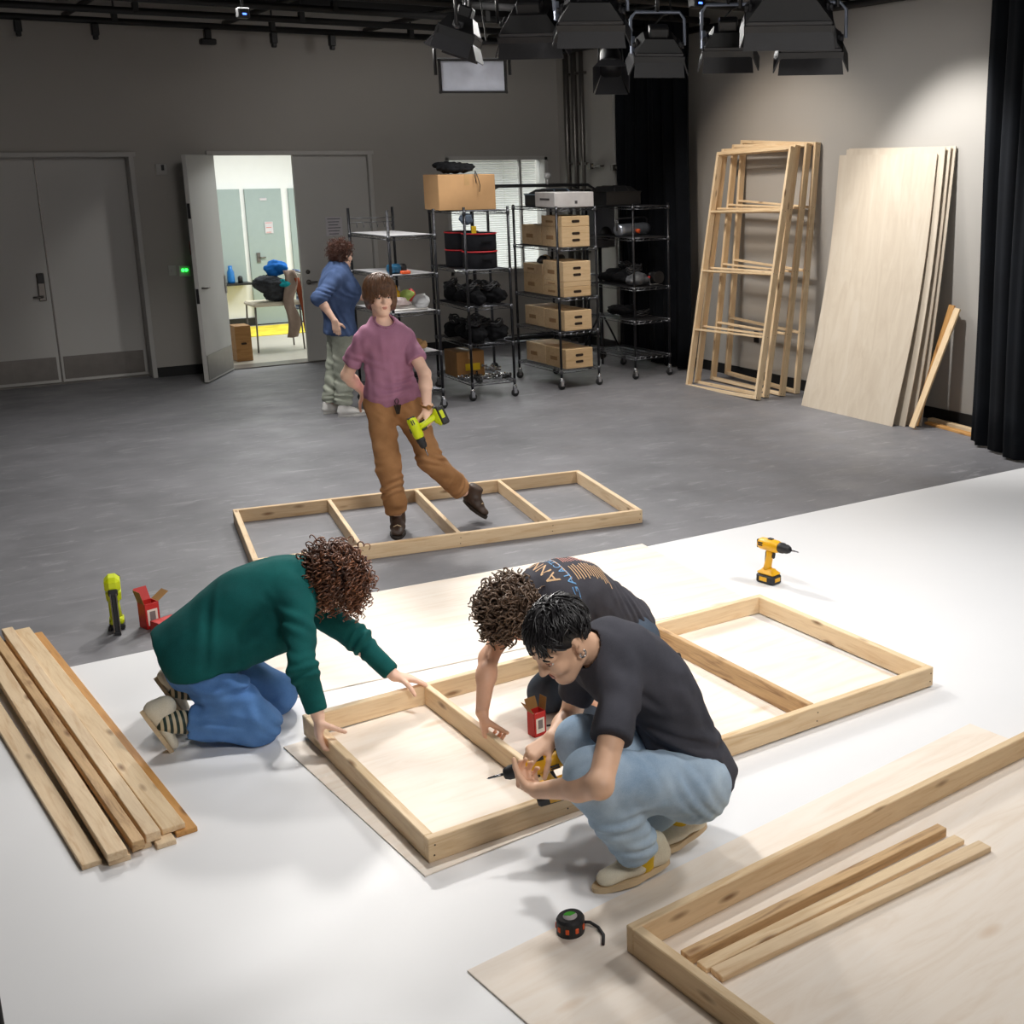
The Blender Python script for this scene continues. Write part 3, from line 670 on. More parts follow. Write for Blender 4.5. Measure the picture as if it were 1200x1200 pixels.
m = MB(); m.tube([(0, 0, 0), (0, 0, .40)], .016, 10); m.box((0, 0, .012), (.16, .16, .024), None, .006); o = obj('light_stand', m, M_black2, loc=(.078, 3.06, .003)); tag(o, 'dark stand post just showing at the lower left corner of the view', 'stand')
# ================================================================== wire racks and what they carry
def rack(label, loc, rz_, w, d, H, zs, liner=(), mat=None):
    t = thing('wire_rack', label, 'shelving', loc, (0, 0, rz_)); mw = mat or M_wirec
    for sx in (0, 1):
        for sy in (0, 1):
            m = MB(); m.tube([(sx * w, sy * d, .125), (sx * w, sy * d, H)], .0135, 10)
            for z in np.arange(.2, H, .05): m.lathe([(.0142, -.002), (.0142, .002)], 8, (sx * w, sy * d, z))
            p_ = obj('post', m, M_postm, t)
            m = MB(); m.lathe([(.036, -.013), (.040, -.008), (.040, .008), (.036, .013)], 16, (0, 0, .040), Matrix.Rotation(PI / 2, 3, 'X')); m.cur = 1
            m.box((0, .018, .066), (.034, .004, .062)); m.box((0, -.018, .066), (.034, .004, .062)); m.box((0, 0, .096), (.036, .042, .006)); m.lathe([(.020, .098), (.020, .118), (.012, .125)], 12); obj('caster', m, [M_black2, M_chrome], t, (sx * w, sy * d, 0))
    for i, z in enumerate(zs):
        m = MB()
        for dz in (0, -.028):
            m.tube([(0, 0, z + dz), (w, 0, z + dz)], .004, 6); m.tube([(0, d, z + dz), (w, d, z + dz)], .004, 6); m.tube([(0, 0, z + dz), (0, d, z + dz)], .004, 6); m.tube([(w, 0, z + dz), (w, d, z + dz)], .004, 6)
        n = 22
        for k in range(1, n): m.tube([(0, d * k / n, z + .003), (w, d * k / n, z + .003)], .0022, 4)
        for k in range(3): m.tube([(w * (k + 1) / 4, 0, z - .004), (w * (k + 1) / 4, d, z - .004)], .003, 4)
        for x in (0, w):   # zigzag under the rim
            P = [(x, d * k / 20, z - (.028 if k % 2 else 0)) for k in range(21)]; m.tube(P, .002, 4)
        for y in (0, d):
            P = [(w * k / 12, y, z - (.028 if k % 2 else 0)) for k in range(13)]; m.tube(P, .002, 4)
        for sx in (0, w):
            for sy in (0, d): m.lathe([(.019, z - .035), (.017, z + .008)], 10, (sx, sy, 0))
        s_ = obj('shelf', m, mw, t)
        if i in liner: m = MB(); m.box((w / 2, d / 2, z + .0075), (w - .02, d - .02, .003)); obj('shelf_liner', m, plain('liner_white', (206, 206, 208), .5), s_)
    return t
rack('dark wire rack nearest the turned-away person, with pale lined shelves and food', (4.315, 11.08, 0), .04, .46, .92, 1.90, (.19, .56, .95, 1.30, 1.66), (1, 2, 3, 4))
rack('wire rack topped with a brown carton and stacked with red-rimmed drum cases', (5.17, 11.28, 0), -.04, .46, .92, 1.90, (.18, .56, .93, 1.29, 1.86))
rack('wire rack filled with wooden crates in the middle of the shelving row', (6.20, 11.31, 0), .02, .46, .92, 1.88, (.20, .60, .95, 1.46, 1.86))
rack('wire rack on the right of the row, beside the black curtain', (7.16, 11.38, 0), .04, .46, .92, 1.88, (.24, .63, .99, 1.52, 1.85))
# hook rail on the first rack
m = MB(); m.tube([(0, 0, 0), (.44, 0, 0)], .005, 6); m.tube([(0, 0, -.04), (.44, 0, -.04)], .004, 6)
for k in range(6): m.tube([(.05 + k * .07, -.005, -.04), (.05 + k * .07, -.03, -.09), (.05 + k * .07, -.045, -.06)], .003, 5)
o = obj('hook_rail', m, M_wirec, loc=(4.29, 11.98, 1.80)); tag(o, 'wire rail with hooks across the top of the rack nearest the turned-away person', 'rail')
# food and tools on the first rack
def bottle(name, label, loc, prof, mat, capm=None, capz=None, cat='bottle', capname='cap'):
    t = thing(name, label, cat, loc); m = MB(); m.lathe(prof, 18); obj('body', m, mat, t)
    if capm: m = MB(); m.lathe([(.012, 0), (.012, .02), (.004, .05), (.002, .05)], 12, (0, 0, capz)); obj(capname, m, capm, t)
    return t
t = thing('rotary_tool', 'blue cylindrical tool with orange end on the second shelf of the leftmost rack', 'tool', (4.42, 11.22, 1.312), (0, 0, .2))
m = MB(); m.lathe([(.02, 0), (.045, .005), (.045, .11), (.03, .125)], 18, (-.08, 0, .046), Matrix.Rotation(PI / 2, 3, 'Y')); obj('body', m, plain('tool_blue', (24, 92, 128), .4), t)
m = MB(); m.lathe([(.042, 0), (.042, .05), (.02, .06)], 18, (.045, 0, .046), Matrix.Rotation(PI / 2, 3, 'Y')); obj('end_cap', m, M_rub, t)
m = MB(); m.box((.06, -.085, .015), (.09, .05, .03), None, .008); o = obj('orange_clip', m, M_or, loc=(4.42, 11.22, 1.312)); tag(o, 'small orange clip in front of the blue tool on the leftmost rack', 'clip')
m = MB(); m.box((0, 0, .012), (.40, .42, .024), None, .01); m.box((0, 0, .03), (.36, .38, .02), None, .01, (.9, .9)); o = obj('food_tray', m, plain('tray_white', (228, 226, 222), .5), loc=(4.50, 11.36, .962)); tag(o, 'white tray of food on the middle shelf of the leftmost rack', 'tray')
bottle('mustard_bottle', 'yellow squeeze bottle standing on the white tray, pointed cap', (4.53, 11.52, 1.0), [(.026, 0), (.032, .01), (.033, .09), (.026, .12), (.014, .13)], plain('mustard', (242, 190, 20), .4), plain('cap_y', (236, 170, 20), .4), .125)
bottle('sauce_bottle', 'small amber bottle with a white cap at the back of the middle shelf', (4.63, 11.70, .962), [(.024, 0), (.026, .01), (.026, .09), (.014, .12), (.013, .14)], plain('amber_sauce', (206, 130, 60), .3), plain('cap_w', (230, 226, 220), .4), .14)
lump('lettuce_bag', 'light green bag of salad on the middle shelf of the leftmost rack', 'bag', (4.66, 11.58, 1.06), (.08, .07, .07), plain('lettuce', (186, 210, 110), .6), 12, .014)
lump('snack_packet', 'crumpled red snack packet at the right end of the middle shelf', 'packet', (4.72, 11.66, 1.05), (.05, .05, .06), plain('packet_red', (214, 60, 60), .35), 13, .012)
lump('plastic_bag', 'white plastic bag bunched at the front of the middle shelf', 'bag', (4.62, 11.22, 1.045), (.10, .09, .07), plain('film_white', (214, 216, 218), .25), 14, .014)
lump('bread_roll', 'pale yellow roll lying on the white tray', 'bread', (4.44, 11.42, 1.045), (.04, .05, .03), plain('bread_y', (232, 200, 110), .7), 15, .01)
lump('paper_bundle', 'white and pink crumpled paper on the front of the tray', 'paper', (4.44, 11.20, 1.04), (.11, .07, .035), plain('paper_pinkish', (236, 218, 216), .8), 16, .012)
lump('work_gloves', 'tan work gloves on the low shelf of the leftmost rack', 'gloves', (4.62, 11.24, .63), (.07, .08, .06), cloth('glove_tan', (190, 150, 104)), 17, .012)
lump('dark_coil', 'dark coil of cable on the bottom shelf of the leftmost rack', 'cable', (4.55, 11.40, .26), (.15, .25, .06), M_black2, 18, .016)
lump('blue_bucket_cloth', 'blue rag on the low shelf behind the tan gloves', 'rag', (4.52, 11.46, .62), (.10, .12, .05), cloth('rag_blue', (30, 74, 110)), 19, .014)
# second rack
def open_carton(label, loc, rz_, s, mat):
    w, d, h = s; t = thing('cardboard_box', label, 'box', loc, (0, 0, rz_)); m = MB(); m.box((0, 0, h / 2), (w, d, h), None, .004); obj('body', m, mat, t)
    m = MB(); m.box((0, -.0, h + .001), (.05, d, .002)); m.box((0, -d / 2 - .001, h * .85), (.05, .002, h * .3)); obj('tape', m, plain('tape_tan', (186, 148, 100), .4), t); return t
M_card = plain('cardboard', (194, 152, 106), .8, var=.04); M_bagb = cloth('black_nylon', (24, 25, 28), (12, 12, 14), 200)
open_carton('large brown cardboard box on top of the second rack, with a black bag on it', (5.335, 11.72, 1.866), -.12, (.58, .50, .34), M_card)
lump('equipment_bag', 'black bag slumped on top of the brown cardboard box', 'bag', (5.33, 11.70, 2.275), (.25, .16, .065), M_bagb, 20, .014)
m = MB(); m.tube([(0, 0, 0), (.01, -.03, -.06), (.03, -.035, -.14), (.02, -.035, -.2)], .004, 6); m.tube([(0, 0, 0), (-.02, -.03, -.05), (-.01, -.035, -.12)], .004, 6); o = obj('dangling_cord', m, M_black2, loc=(5.40, 11.47, 2.24)); tag(o, 'thin black cord dangling over the front of the brown cardboard box', 'cord')
lump('pouch', 'slate blue pouch hanging just under the brown cardboard box', 'pouch', (5.24, 11.40, 1.775), (.09, .06, .05), cloth('slate', (96, 108, 124)), 22, .014)
m = MB(); m.box((0, 0, 0), (.05, .004, .07), None, .001); o = obj('yellow_tag', m, plain('tag_yellow', (236, 196, 30), .5), loc=(5.30, 11.35, 1.68)); tag(o, 'small yellow tag hanging above the drum cases on the second rack', 'tag')
M_drum = cloth('drum_black', (34, 35, 40), (22, 22, 26), 200); M_rim = plain('rim_red', (206, 40, 48), .5)
def drum(label, loc):
    t = thing('drum_case', label, 'case', loc, (0, 0, 0), 'red-rimmed drum cases'); m = MB(); m.lathe([(.0, 0), (.165, .0), (.17, .01), (.17, .165), (.165, .172), (.0, .172)], 30); obj('body', m, M_drum, t)
    m = MB(); m.tube([(.171 * math.cos(a), .171 * math.sin(a), .164) for a in np.linspace(0, 2 * PI, 36, endpoint=False)], .0075, 6, closed=True); obj('rim', m, M_rim, t)
    m = MB(); m.box((0, -.175, .09), (.12, .008, .02), None, .003); obj('strap', m, M_bagb, t); return t
for x, y, z, lb in ((5.42, 11.50, 1.297, 'black drum case with red rim, front lower one on the second rack'), (5.42, 11.50, 1.472, 'black drum case with red rim, front upper one on the second rack'),
                    (5.395, 11.86, 1.297, 'black drum case with red rim, rear lower one on the second rack'), (5.395, 11.86, 1.472, 'black drum case with red rim, rear upper one on the second rack')): drum(lb, (x, y, z))
g = 'black gear bags on the second rack'
def coil(lb, loc, R, seed, group, turns=5, mat=None):
    rg = random.Random(seed); m = MB(); tl = Matrix.Rotation(rg.uniform(-.5, .5), 3, 'X') @ Matrix.Rotation(rg.uniform(-.5, .5), 3, 'Y'); P = []
    for k in range(turns * 18):
        a = 2 * PI * k / 18; r = R * (.85 + .15 * math.sin(k * .37 + seed)); P.append(tl @ Vector((r * math.cos(a), r * math.sin(a) * .8, .05 + .05 * (k / (turns * 18) - .5) + .012 * math.sin(k * 1.3 + seed))))
    m.tube(P, .0085, 6); m.tube([P[5], P[5] * .6 + Vector((0, 0, .04)), P[-9]], .012, 6); z = min(v[2] for v in m.v); m.v = [(a, b, c - z) for a, b, c in m.v]
    o = obj('cable_coil', m, mat or M_rub, loc=loc); tag(o, lb, 'cable', group); return o
where = ('at the front corner', 'at the front right', 'left of the middle', 'right of the middle', 'at the back left', 'at the back right')
for si, (z, nm) in enumerate(((.936, 'shelf under the drum cases'), (.566, 'lower shelf above the small carton'))):
    for i in range(6):
        x, y = 5.30 + .22 * (i % 2), 11.40 + .27 * (i // 2)
        lump('gear_bag', 'black gear bag ' + where[i] + ' of the ' + nm, 'bag', (x, y, z + .075), (.10, .12, .075), M_bagb, 40 + i + 10 * si, .014, g, n=12)
        coil('black cable coil ' + where[i] + ' of the ' + nm, (x + .02 * (i % 3 - 1), y, z + .115), .085, 90 + i + 10 * si, 'cable coils on the second rack')
t = open_carton('brown carton with a yellow label on the bottom shelf of the second rack', (5.33, 11.80, .187), -.04, (.30, .34, .26), plain('cardboard2', (160, 116, 66), .8))
m = MB(); m.box((.02, -.172, .1), (.16, .002, .07)); obj('yellow_label', m, plain('label_yellow', (232, 196, 20), .6), t)
rg = random.Random(5)
def clamp(i, loc, r, lb):
    m = MB(); R = Matrix.Rotation(r, 3, 'Z') @ Matrix.Rotation(rg.uniform(-.3, .3), 3, 'Y'); q = lambda *p: R @ Vector(p)
    m.tube([q(-.05, 0, .05), q(-.05, .0, .012), q(.05, 0, .012), q(.05, 0, .055)], .011, 8); m.tube([q(-.05, 0, .04), q(.09, 0, .04)], .006, 6); m.lathe([(.016, -.006), (.016, .006)], 10, q(.09, 0, .04), R @ Matrix.Rotation(PI / 2, 3, 'Y')); m.tube([q(.0, -.02, .03), q(.0, .06, .03)], .009, 6)
    o = obj('grip_clamp', m, M_chrome if i % 3 else M_black2, loc=loc); tag(o, lb, 'clamp', 'clamps on the bottom of the second rack')
pl = ('at the front corner', 'beside the front corner', 'behind the first pair', 'at the right edge', 'second along the right edge', 'third along the right edge', 'in the middle of the heap', 'left of the middle of the heap', 'at the left edge of the heap', 'on the left behind the front', 'on top of the heap in front', 'on top of the heap behind')
for i in range(12):
    x = 5.24 + .11 * (i % 4) + rg.uniform(-.02, .02); y = 11.33 + .095 * (i // 4) + rg.uniform(-.02, .02); z = .187 + (.055 if i >= 10 else 0)
    clamp(i, (x, y, z), rg.uniform(0, 6), ('black' if i % 3 == 0 else 'chrome') + ' grip clamp ' + pl[i] + ' on the lowest shelf')
# third rack
g = 'wooden crates on the third rack'
def crates(z, items):
    for (y, dz, h, n, lb) in items: apple_box('wooden_crate', lb + ' of the crate rack', (6.425, y, z + dz), (.33, .42, h), .02, g, n)
crates(1.467, ((11.535, 0, .205, 2, 'front two-slot wooden crate on the top filled shelf'), (11.535, .206, .105, 1, 'shallow one-slot wooden crate on the front one, top filled shelf'), (11.985, 0, .205, 2, 'rear wooden crate on the top filled shelf')))
crates(.957, ((11.535, 0, .105, 1, 'lower shallow one-slot wooden crate, front of the second filled shelf'), (11.535, .106, .05, 0, 'thin wooden crate sandwiched between two on the second filled shelf'), (11.535, .157, .205, 2, 'upper two-slot wooden crate at the front of the second filled shelf'), (11.985, 0, .205, 2, 'lower rear wooden crate on the second filled shelf'), (11.985, .206, .105, 1, 'upper rear wooden crate on the second filled shelf')))
crates(.607, ((11.535, 0, .205, 2, 'front wooden crate on the shelf second from the floor'), (11.985, 0, .205, 2, 'rear wooden crate on the shelf second from the floor')))
crates(.207, ((11.535, 0, .205, 2, 'front wooden crate on the lowest shelf'), (11.985, 0, .205, 2, 'rear wooden crate on the lowest shelf')))
for i, (x, y) in enumerate(((6.30, 11.85), (6.42, 11.95), (6.55, 11.88))):
    lump('light_bracket', ('dark metal bracket on the left behind the crates', 'pale metal bracket in the middle behind the crates', 'dark metal bracket on the right behind the crates')[i] + ' on the middle shelf', 'bracket', (x, y, 1.31), (.06, .06, .035), M_chrome if i == 1 else M_black2, 60 + i, .012)
m = MB(); m.box((0, 0, .075), (.46, .42, .15), None, .005); m.cur = 1; m.box((.02, -.211, .05), (.03, .002, .03)); m.box((-.231, 0, .08), (.002, .2, .02)); o = obj('white_carton', m, [plain('carton_white', (206, 202, 200), .7), plain('print_dark', (80, 76, 78), .7)], loc=(6.425, 11.54, 1.867)); tag(o, 'long whitish carton on top of the crate rack', 'box')
def case_light(label, loc, rz_, s, edge):
    w, d, h = s; t = thing('light_fixture', label, 'light fixture', loc, (0, 0, rz_)); m = MB(); m.box((0, 0, h * .35), (w, d, h * .7), None, .006); m.box((0, 0, h * .85), (w * .9, d * .9, h * .3), None, .004, (.72, .72)); obj('housing', m, M_black2, t)
    m = MB(); 
    for sy in (-1, 1): m.box((0, sy * d / 2, h * .70), (w + .01, .014, .014))
    for sx in (-1, 1): m.box((sx * w / 2, 0, h * .70), (.014, d + .01, .014)); m.tube([(sx * w * .22, -d * .45, h * .72), (sx * w * .16, -d * .32, h), (sx * w * .16, d * .32, h)], .008, 6)
    obj('frame', m, edge, t); return t
M_edge = plain('edge_blue_grey', (120, 138, 156), .3, .7)
case_light('flat black light fixture with pale edges lying behind the white carton', (6.55, 11.98, 1.867), .05, (.50, .40, .17), M_edge)
case_light('black light fixture on top of the rack next to the curtain', (7.26, 11.92, 1.857), .0, (.44, .40, .2), M_black)
case_light('low black light case at the front edge of the rack next to the curtain', (7.10, 12.34, 1.86), .1, (.30, .3, .16), M_steel)
# fourth rack
t = thing('tube_light', 'silver cylindrical fixture with an orange knob on the second shelf beside the curtain', 'light fixture', (7.40, 11.78, 1.527), (0, 0, .35))
m = MB(); m.lathe([(.03, -.26), (.062, -.255), (.065, -.2), (.065, .2), (.062, .255), (.03, .26)], 20, (0, 0, .066), Matrix.Rotation(PI / 2, 3, 'Y')); obj('barrel', m, plain('barrel_silver', (176, 184, 196), .3, .8), t)
m = MB(); m.tube([(-.27, 0, .06), (-.27, .0, .17), (-.23, 0, .19), (.23, 0, .19), (.27, 0, .17), (.27, 0, .06)], .010, 8); obj('yoke', m, M_wirec, t)
m = MB(); m.lathe([(.024, 0), (.024, .03)], 14, (.0, -.066, .05), Matrix.Rotation(PI / 2, 3, 'X')); obj('knob', m, M_or, t)
g = 'dark gear on the shelves beside the curtain'
for i, (x, y, z, r, lb) in enumerate(((7.32, 11.55, 1.07, (.14, .12, .07), 'grey gear bundle at the front of the middle shelf next to the curtain'), (7.38, 11.85, 1.07, (.15, .13, .075), 'black gear bundle in the middle of the middle shelf next to the curtain'), (7.36, 12.14, 1.07, (.14, .12, .07), 'black gear bundle at the back of the middle shelf next to the curtain'), (7.34, 11.9, .69, (.15, .2, .05), 'low black bundle on the shelf below the gear next to the curtain'))):
    lump('gear_bundle', lb, 'gear', (x, y, z), r, M_bagb if i else plain('gear_grey', (88, 90, 94), .5), 70 + i, .014, g, n=14)
for i, (x, y, z, lb) in enumerate(((7.34, 11.62, 1.12, 'black cable coil on the grey bundle next to the curtain'), (7.42, 11.95, 1.13, 'black cable coil in the middle of the gear next to the curtain'), (7.40, 11.62, .635, 'black cable coil alone at the front of the low shelf next to the curtain'))): coil(lb, (x, y, z), .10, 130 + i, g)
t = thing('clip_lamp', 'small black lamp with red knobs on the middle shelf next to the curtain', 'light fixture', (7.50, 11.50, .997))
m = MB(); m.lathe([(.03, -.08), (.05, -.07), (.055, .05), (.07, .09), (.068, .09)], 16, (0, 0, .09), Matrix.Rotation(PI / 2, 3, 'X')); obj('barrel', m, M_black2, t)
m = MB(); m.lathe([(.012, 0), (.012, .02)], 10, (.06, 0, .09), Matrix.Rotation(PI / 2, 3, 'Y')); m.lathe([(.012, 0), (.012, .02)], 10, (-.08, 0, .09), Matrix.Rotation(PI / 2, 3, 'Y')); obj('knob', m, plain('knob_red', (190, 40, 40), .4), t)
m = MB(); m.tube([(-.06, 0, .09), (-.06, 0, .01), (.06, 0, .01), (.06, 0, .09)], .008, 6); obj('yoke', m, M_chrome, t)
m = MB(); m.box((0, 0, .24), (.26, .3, .48), None, .01); m.cur = 1; m.lathe([(.08, 0), (.078, .006)], 20, (0, -.152, .16), Matrix.Rotation(PI / 2, 3, 'X')); o = obj('speaker_cabinet', m, [plain('speaker_grey', (92, 94, 100), .6), M_black2], loc=(7.55, 12.75, 1.35)); tag(o, 'grey speaker cabinet on a stand behind the shelves, in front of the curtain', 'speaker')
m = MB(); m.tube([(0, 0, .02), (0, 0, 1.35)], .02, 8)
for a in (0, 2.1, 4.2): m.tube([(0, 0, .6), (.32 * math.cos(a), .32 * math.sin(a), .01)], .012, 6)
m.box((0, 0, 1.345), (.16, .16, .01)); o = obj('speaker_stand', m, M_postm, loc=(7.55, 12.75, 0)); tag(o, 'black tripod stand under the grey speaker behind the shelves', 'stand')
# tubular rolling frame behind the shelves
t = thing('rolling_frame', 'tall tubular frame with a white knob standing behind the crate rack near the window', 'frame', (6.95, 13.1, 0))
for y in (-.2, .2):
    m = MB(); m.tube([(-.75, y, .06), (-.75, y, 1.9), (-.70, y, 2.02), (-.6, y, 2.06), (.55, y, 2.06), (.66, y, 2.0), (.7, y, 1.9), (.7, y, .06)], .016, 8); obj('hoop', m, M_wirec, t)
m = MB()
for x in (-.75, .7): m.tube([(x, -.2, .3), (x, .2, .3)], .014, 8); m.tube([(x, -.2, 1.0), (x, .2, 1.0)], .014, 8)
m.tube([(-.75, -.2, .3), (.7, -.2, .3)], .014, 8); m.tube([(-.75, .2, .3), (.7, .2, .3)], .014, 8); obj('cross_tube', m, M_wirec, t)
for x in (-.75, .7):
    for y in (-.2, .2): m = MB(); m.lathe([(.045, -.012), (.048, 0), (.045, .012)], 14, (x, y, .048), Matrix.Rotation(PI / 2, 3, 'X')); obj('caster', m, M_black2, t)
m = MB(); m.tube([(.02, -.2, 2.06), (.02, -.2, 2.14)], .010, 8); m.lathe([(.006, 2.13), (.035, 2.145), (.045, 2.175), (.03, 2.20), (.005, 2.205)], 16, (.02, -.2, 0)); obj('knob', m, plain('knob_white', (232, 232, 232), .3), t)

# ================================================================== lighting grid
g = 'black pipes of the lighting grid'
for i, y in enumerate((14.3, 13.3, 12.3, 11.3, 10.2, 9.1, 8.0, 7.0)):
    m = MB(); m.tube([(-3.9, 0, 0), (8.1, 0, 0)], .034, 10)
    for x in np.arange(1.2, 8, 1.6): m.box((x, 0, .03), (.05, .08, .10)); m.tube([(x, 0, .05), (x, 0, 1.05)], .010, 6)
    o = obj('grid_pipe', m, M_black, loc=(0, y, 3.75)); tag(o, ('long black grid pipe closest to the back wall', 'long black grid pipe second from the back wall', 'long black grid pipe third from the back wall', 'long black grid pipe fourth from the back wall', 'long black grid pipe fifth from the back wall', 'long black grid pipe sixth from the back wall', 'long black grid pipe over the hanging lights', 'long black grid pipe nearest the viewer')[i], 'pipe', g)
for i, x in enumerate((2.4, 4.0, 5.6, 7.2)):
    m = MB(); m.tube([(0, 5.0, 0), (0, 14.7, 0)], .028, 10); o = obj('grid_pipe', m, M_black, loc=(x, 0, 3.83)); tag(o, ('black cross pipe of the grid above the open door side', 'black cross pipe of the grid second from the left', 'black cross pipe of the grid above the hanging lights', 'black cross pipe of the grid near the right wall')[i], 'pipe', g)
m = MB(); m.tube([(0, 5.2, 0), (0, 14.7, 0)], .035, 10); o = obj('grid_pipe', m, M_black, loc=(8.08, 0, 3.68)); tag(o, 'black pipe running along the top of the right wall', 'pipe', g)
for i, y in enumerate((13.9, 12.9, 11.9, 10.8)):
    m = MB(); m.box((0, 0, 0), (12.0, .06, .14)); m.box((0, .05, .06), (12.0, .1, .02)); m.box((0, .05, -.06), (12.0, .1, .02)); o = obj('steel_channel', m, M_black, loc=(2.1, y, 4.02)); tag(o, 'long black steel channel above the grid, ' + ('the one next to the back wall', 'second from the back wall', 'third from the back wall', 'fourth from the back wall')[i], 'channel', 'steel channels above the grid')
for i, (x, y, w) in enumerate(((3.0, 12.4, 5.0), (5.2, 9.8, 4.0))):
    m = MB(); m.box((0, 0, 0), (w, .5, .3), None, .02); o = obj('air_duct', m, M_black, loc=(x, y, 4.35)); tag(o, ('long black air duct above the grid towards the back wall', 'black air duct above the grid over the hanging lights')[i], 'duct')
M_diff = plain('diffuser_white', (206, 212, 226), .35); M_flap = plain('barn_door', (44, 44, 47), .5, var=.1); M_hous = plain('lamp_housing', (20, 20, 22), .5, var=.2); M_sil = plain('silver_bracket', (132, 140, 156), .45, .6)
def softlight(label, loc, aim, w=.52, h=.34, d=.24, roll=0.0, lamp=None, open_=(.5, .5, .4, .4), shiny=False, top=3.75, doors=True):
    t = thing('soft_light', label, 'stage light', loc); f = (Vector(aim) - Vector(loc)).normalized(); R0 = frame3(f, (0, 0, 1)); R0 = R0 @ Matrix.Rotation(roll, 3, 'X')
    def A(mb): mb.v = [tuple(R0 @ Vector(v)) for v in mb.v]; return mb
    m = MB(); a = [(-d, y * w * .30, z * h * .30) for y, z in ((-1, -1), (1, -1), (1, 1), (-1, 1))]; b = [(-.05, y * w * .5, z * h * .5) for y, z in ((-1, -1), (1, -1), (1, 1), (-1, 1))]; c = [(.0, y * w * .5, z * h * .5) for y, z in ((-1, -1), (1, -1), (1, 1), (-1, 1))]
    m.add(a + b + c, [(0, 3, 2, 1)] + [(i, (i + 1) % 4, 4 + (i + 1) % 4, 4 + i) for i in range(4)] + [(4 + i, 4 + (i + 1) % 4, 8 + (i + 1) % 4, 8 + i) for i in range(4)])
    m.box((-d - .03, 0, 0), (.08, w * .4, h * .4), None, .01); obj('housing', A(m), M_hous, t)
    m = MB()
    for sz in (-1, 1):
        for k in range(9): y = (k - 4) * w * .075; m.box((-d * .50, y, sz * h * .415), (.05, .014, .010), Matrix.Rotation(-.45 * sz, 3, 'Y'))
        m.box((-.05, 0, sz * h * .5), (.02, w * .96, .012)); m.box((-d * .5, sz * w * .44, 0), (.07, .02, .07), None, .006); m.lathe([(.022, 0), (.022, .03)], 10, (-d * .5, sz * w * .45, 0), Matrix.Rotation(-sz * PI / 2, 3, 'X'))
    obj('vent_slots', A(m), M_flap, t)
    m = MB(); m.box((-.003, 0, 0), (.006, w * .94, h * .94)); obj('diffuser', A(m), M_diff, t)
    m = MB()
    for q, e in (((0, h / 2), (w + .02, .014)), ((0, -h / 2), (w + .02, .014)), ((w / 2, 0), (.014, h + .02)), ((-w / 2, 0), (.014, h + .02))): m.box((-.012, q[0], q[1]), (.05, e[0], e[1]))
    obj('rim', A(m), M_black2, t)
    for k, (ay, az, ln, wd) in enumerate(((0, 1, .11, w), (0, -1, .11, w), (1, 0, .11, h), (-1, 0, .11, h)) if doors else ()):
        m = MB(); an = open_[k]; fl = Vector((math.cos(an), ay * math.sin(an), az * math.sin(an))); o_ = Vector((0, ay * w / 2, az * h / 2)); sd = Vector((0, az, -ay)) if ay == 0 else Vector((0, 0, 1)); sd = Vector((0, 1, 0)) if az else Vector((0, 0, 1))
        n = fl.cross(sd).normalized() * .004; p = [o_ - sd * wd * .5, o_ + sd * wd * .5, o_ + sd * wd * .53 + fl * ln, o_ - sd * wd * .53 + fl * ln]
        m.add([q - n for q in p] + [q + n for q in p], [(3, 2, 1, 0), (4, 5, 6, 7)] + [(i, (i + 1) % 4, 4 + (i + 1) % 4, 4 + i) for i in range(4)]); obj('barn_door', A(m), M_flap, t)
    m = MB(); q = R0 @ Vector((-d * .5, 0, 0)); s = R0 @ Vector((0, 1, 0)); s = Vector((s.x, s.y, 0)).normalized(); hh = .22
    m.tube([q + s * (w * .56), q + s * (w * .56) + Vector((0, 0, hh * .8)), q + s * (w * .46) + Vector((0, 0, hh)), q - s * (w * .46) + Vector((0, 0, hh)), q - s * (w * .56) + Vector((0, 0, hh * .8)), q - s * (w * .56)], .012, 8); obj('yoke', m, M_sil if shiny else M_black2, t)
    if shiny: m = MB(); m.box(q + s * (w * .53), (.03, .03, .12), None, .005); m.box(q + s * (w * .5) + R0 @ Vector((.1, 0, .02)), (.06, .015, .10), R0, .005); obj('side_plate', m, M_sil, t)
    zt = top - loc[2]; m = MB(); m.tube([q + Vector((0, 0, hh)), Vector((q.x, q.y, zt))], .014, 8); m.box((q.x, q.y, zt - .03), (.06, .09, .09), None, .01); obj('clamp', m, M_black2, t)
    m = MB(); m.tube([q + R0 @ Vector((-.12, .05, 0)), q + Vector((.05, .02, .2)), q + Vector((.12, .0, hh)), Vector((q.x + .05, q.y, zt))], .006, 6); obj('cable', m, M_black2, t)
    if lamp:
        e, sz = lamp[:2]; l = bpy.data.lights.new('lamp', 'AREA'); l.shape = 'RECTANGLE'; l.size = w * .9 * sz; l.size_y = h * .9 * sz; l.energy = e; l.color = lamp[2] if len(lamp) > 2 else (1, .95, .88)
        o = bpy.data.objects.new('lamp', l); COL.objects.link(o); o.parent = t; o.location = f * .004; o.rotation_euler = f.to_track_quat('-Z', 'Y').to_euler()
    return t
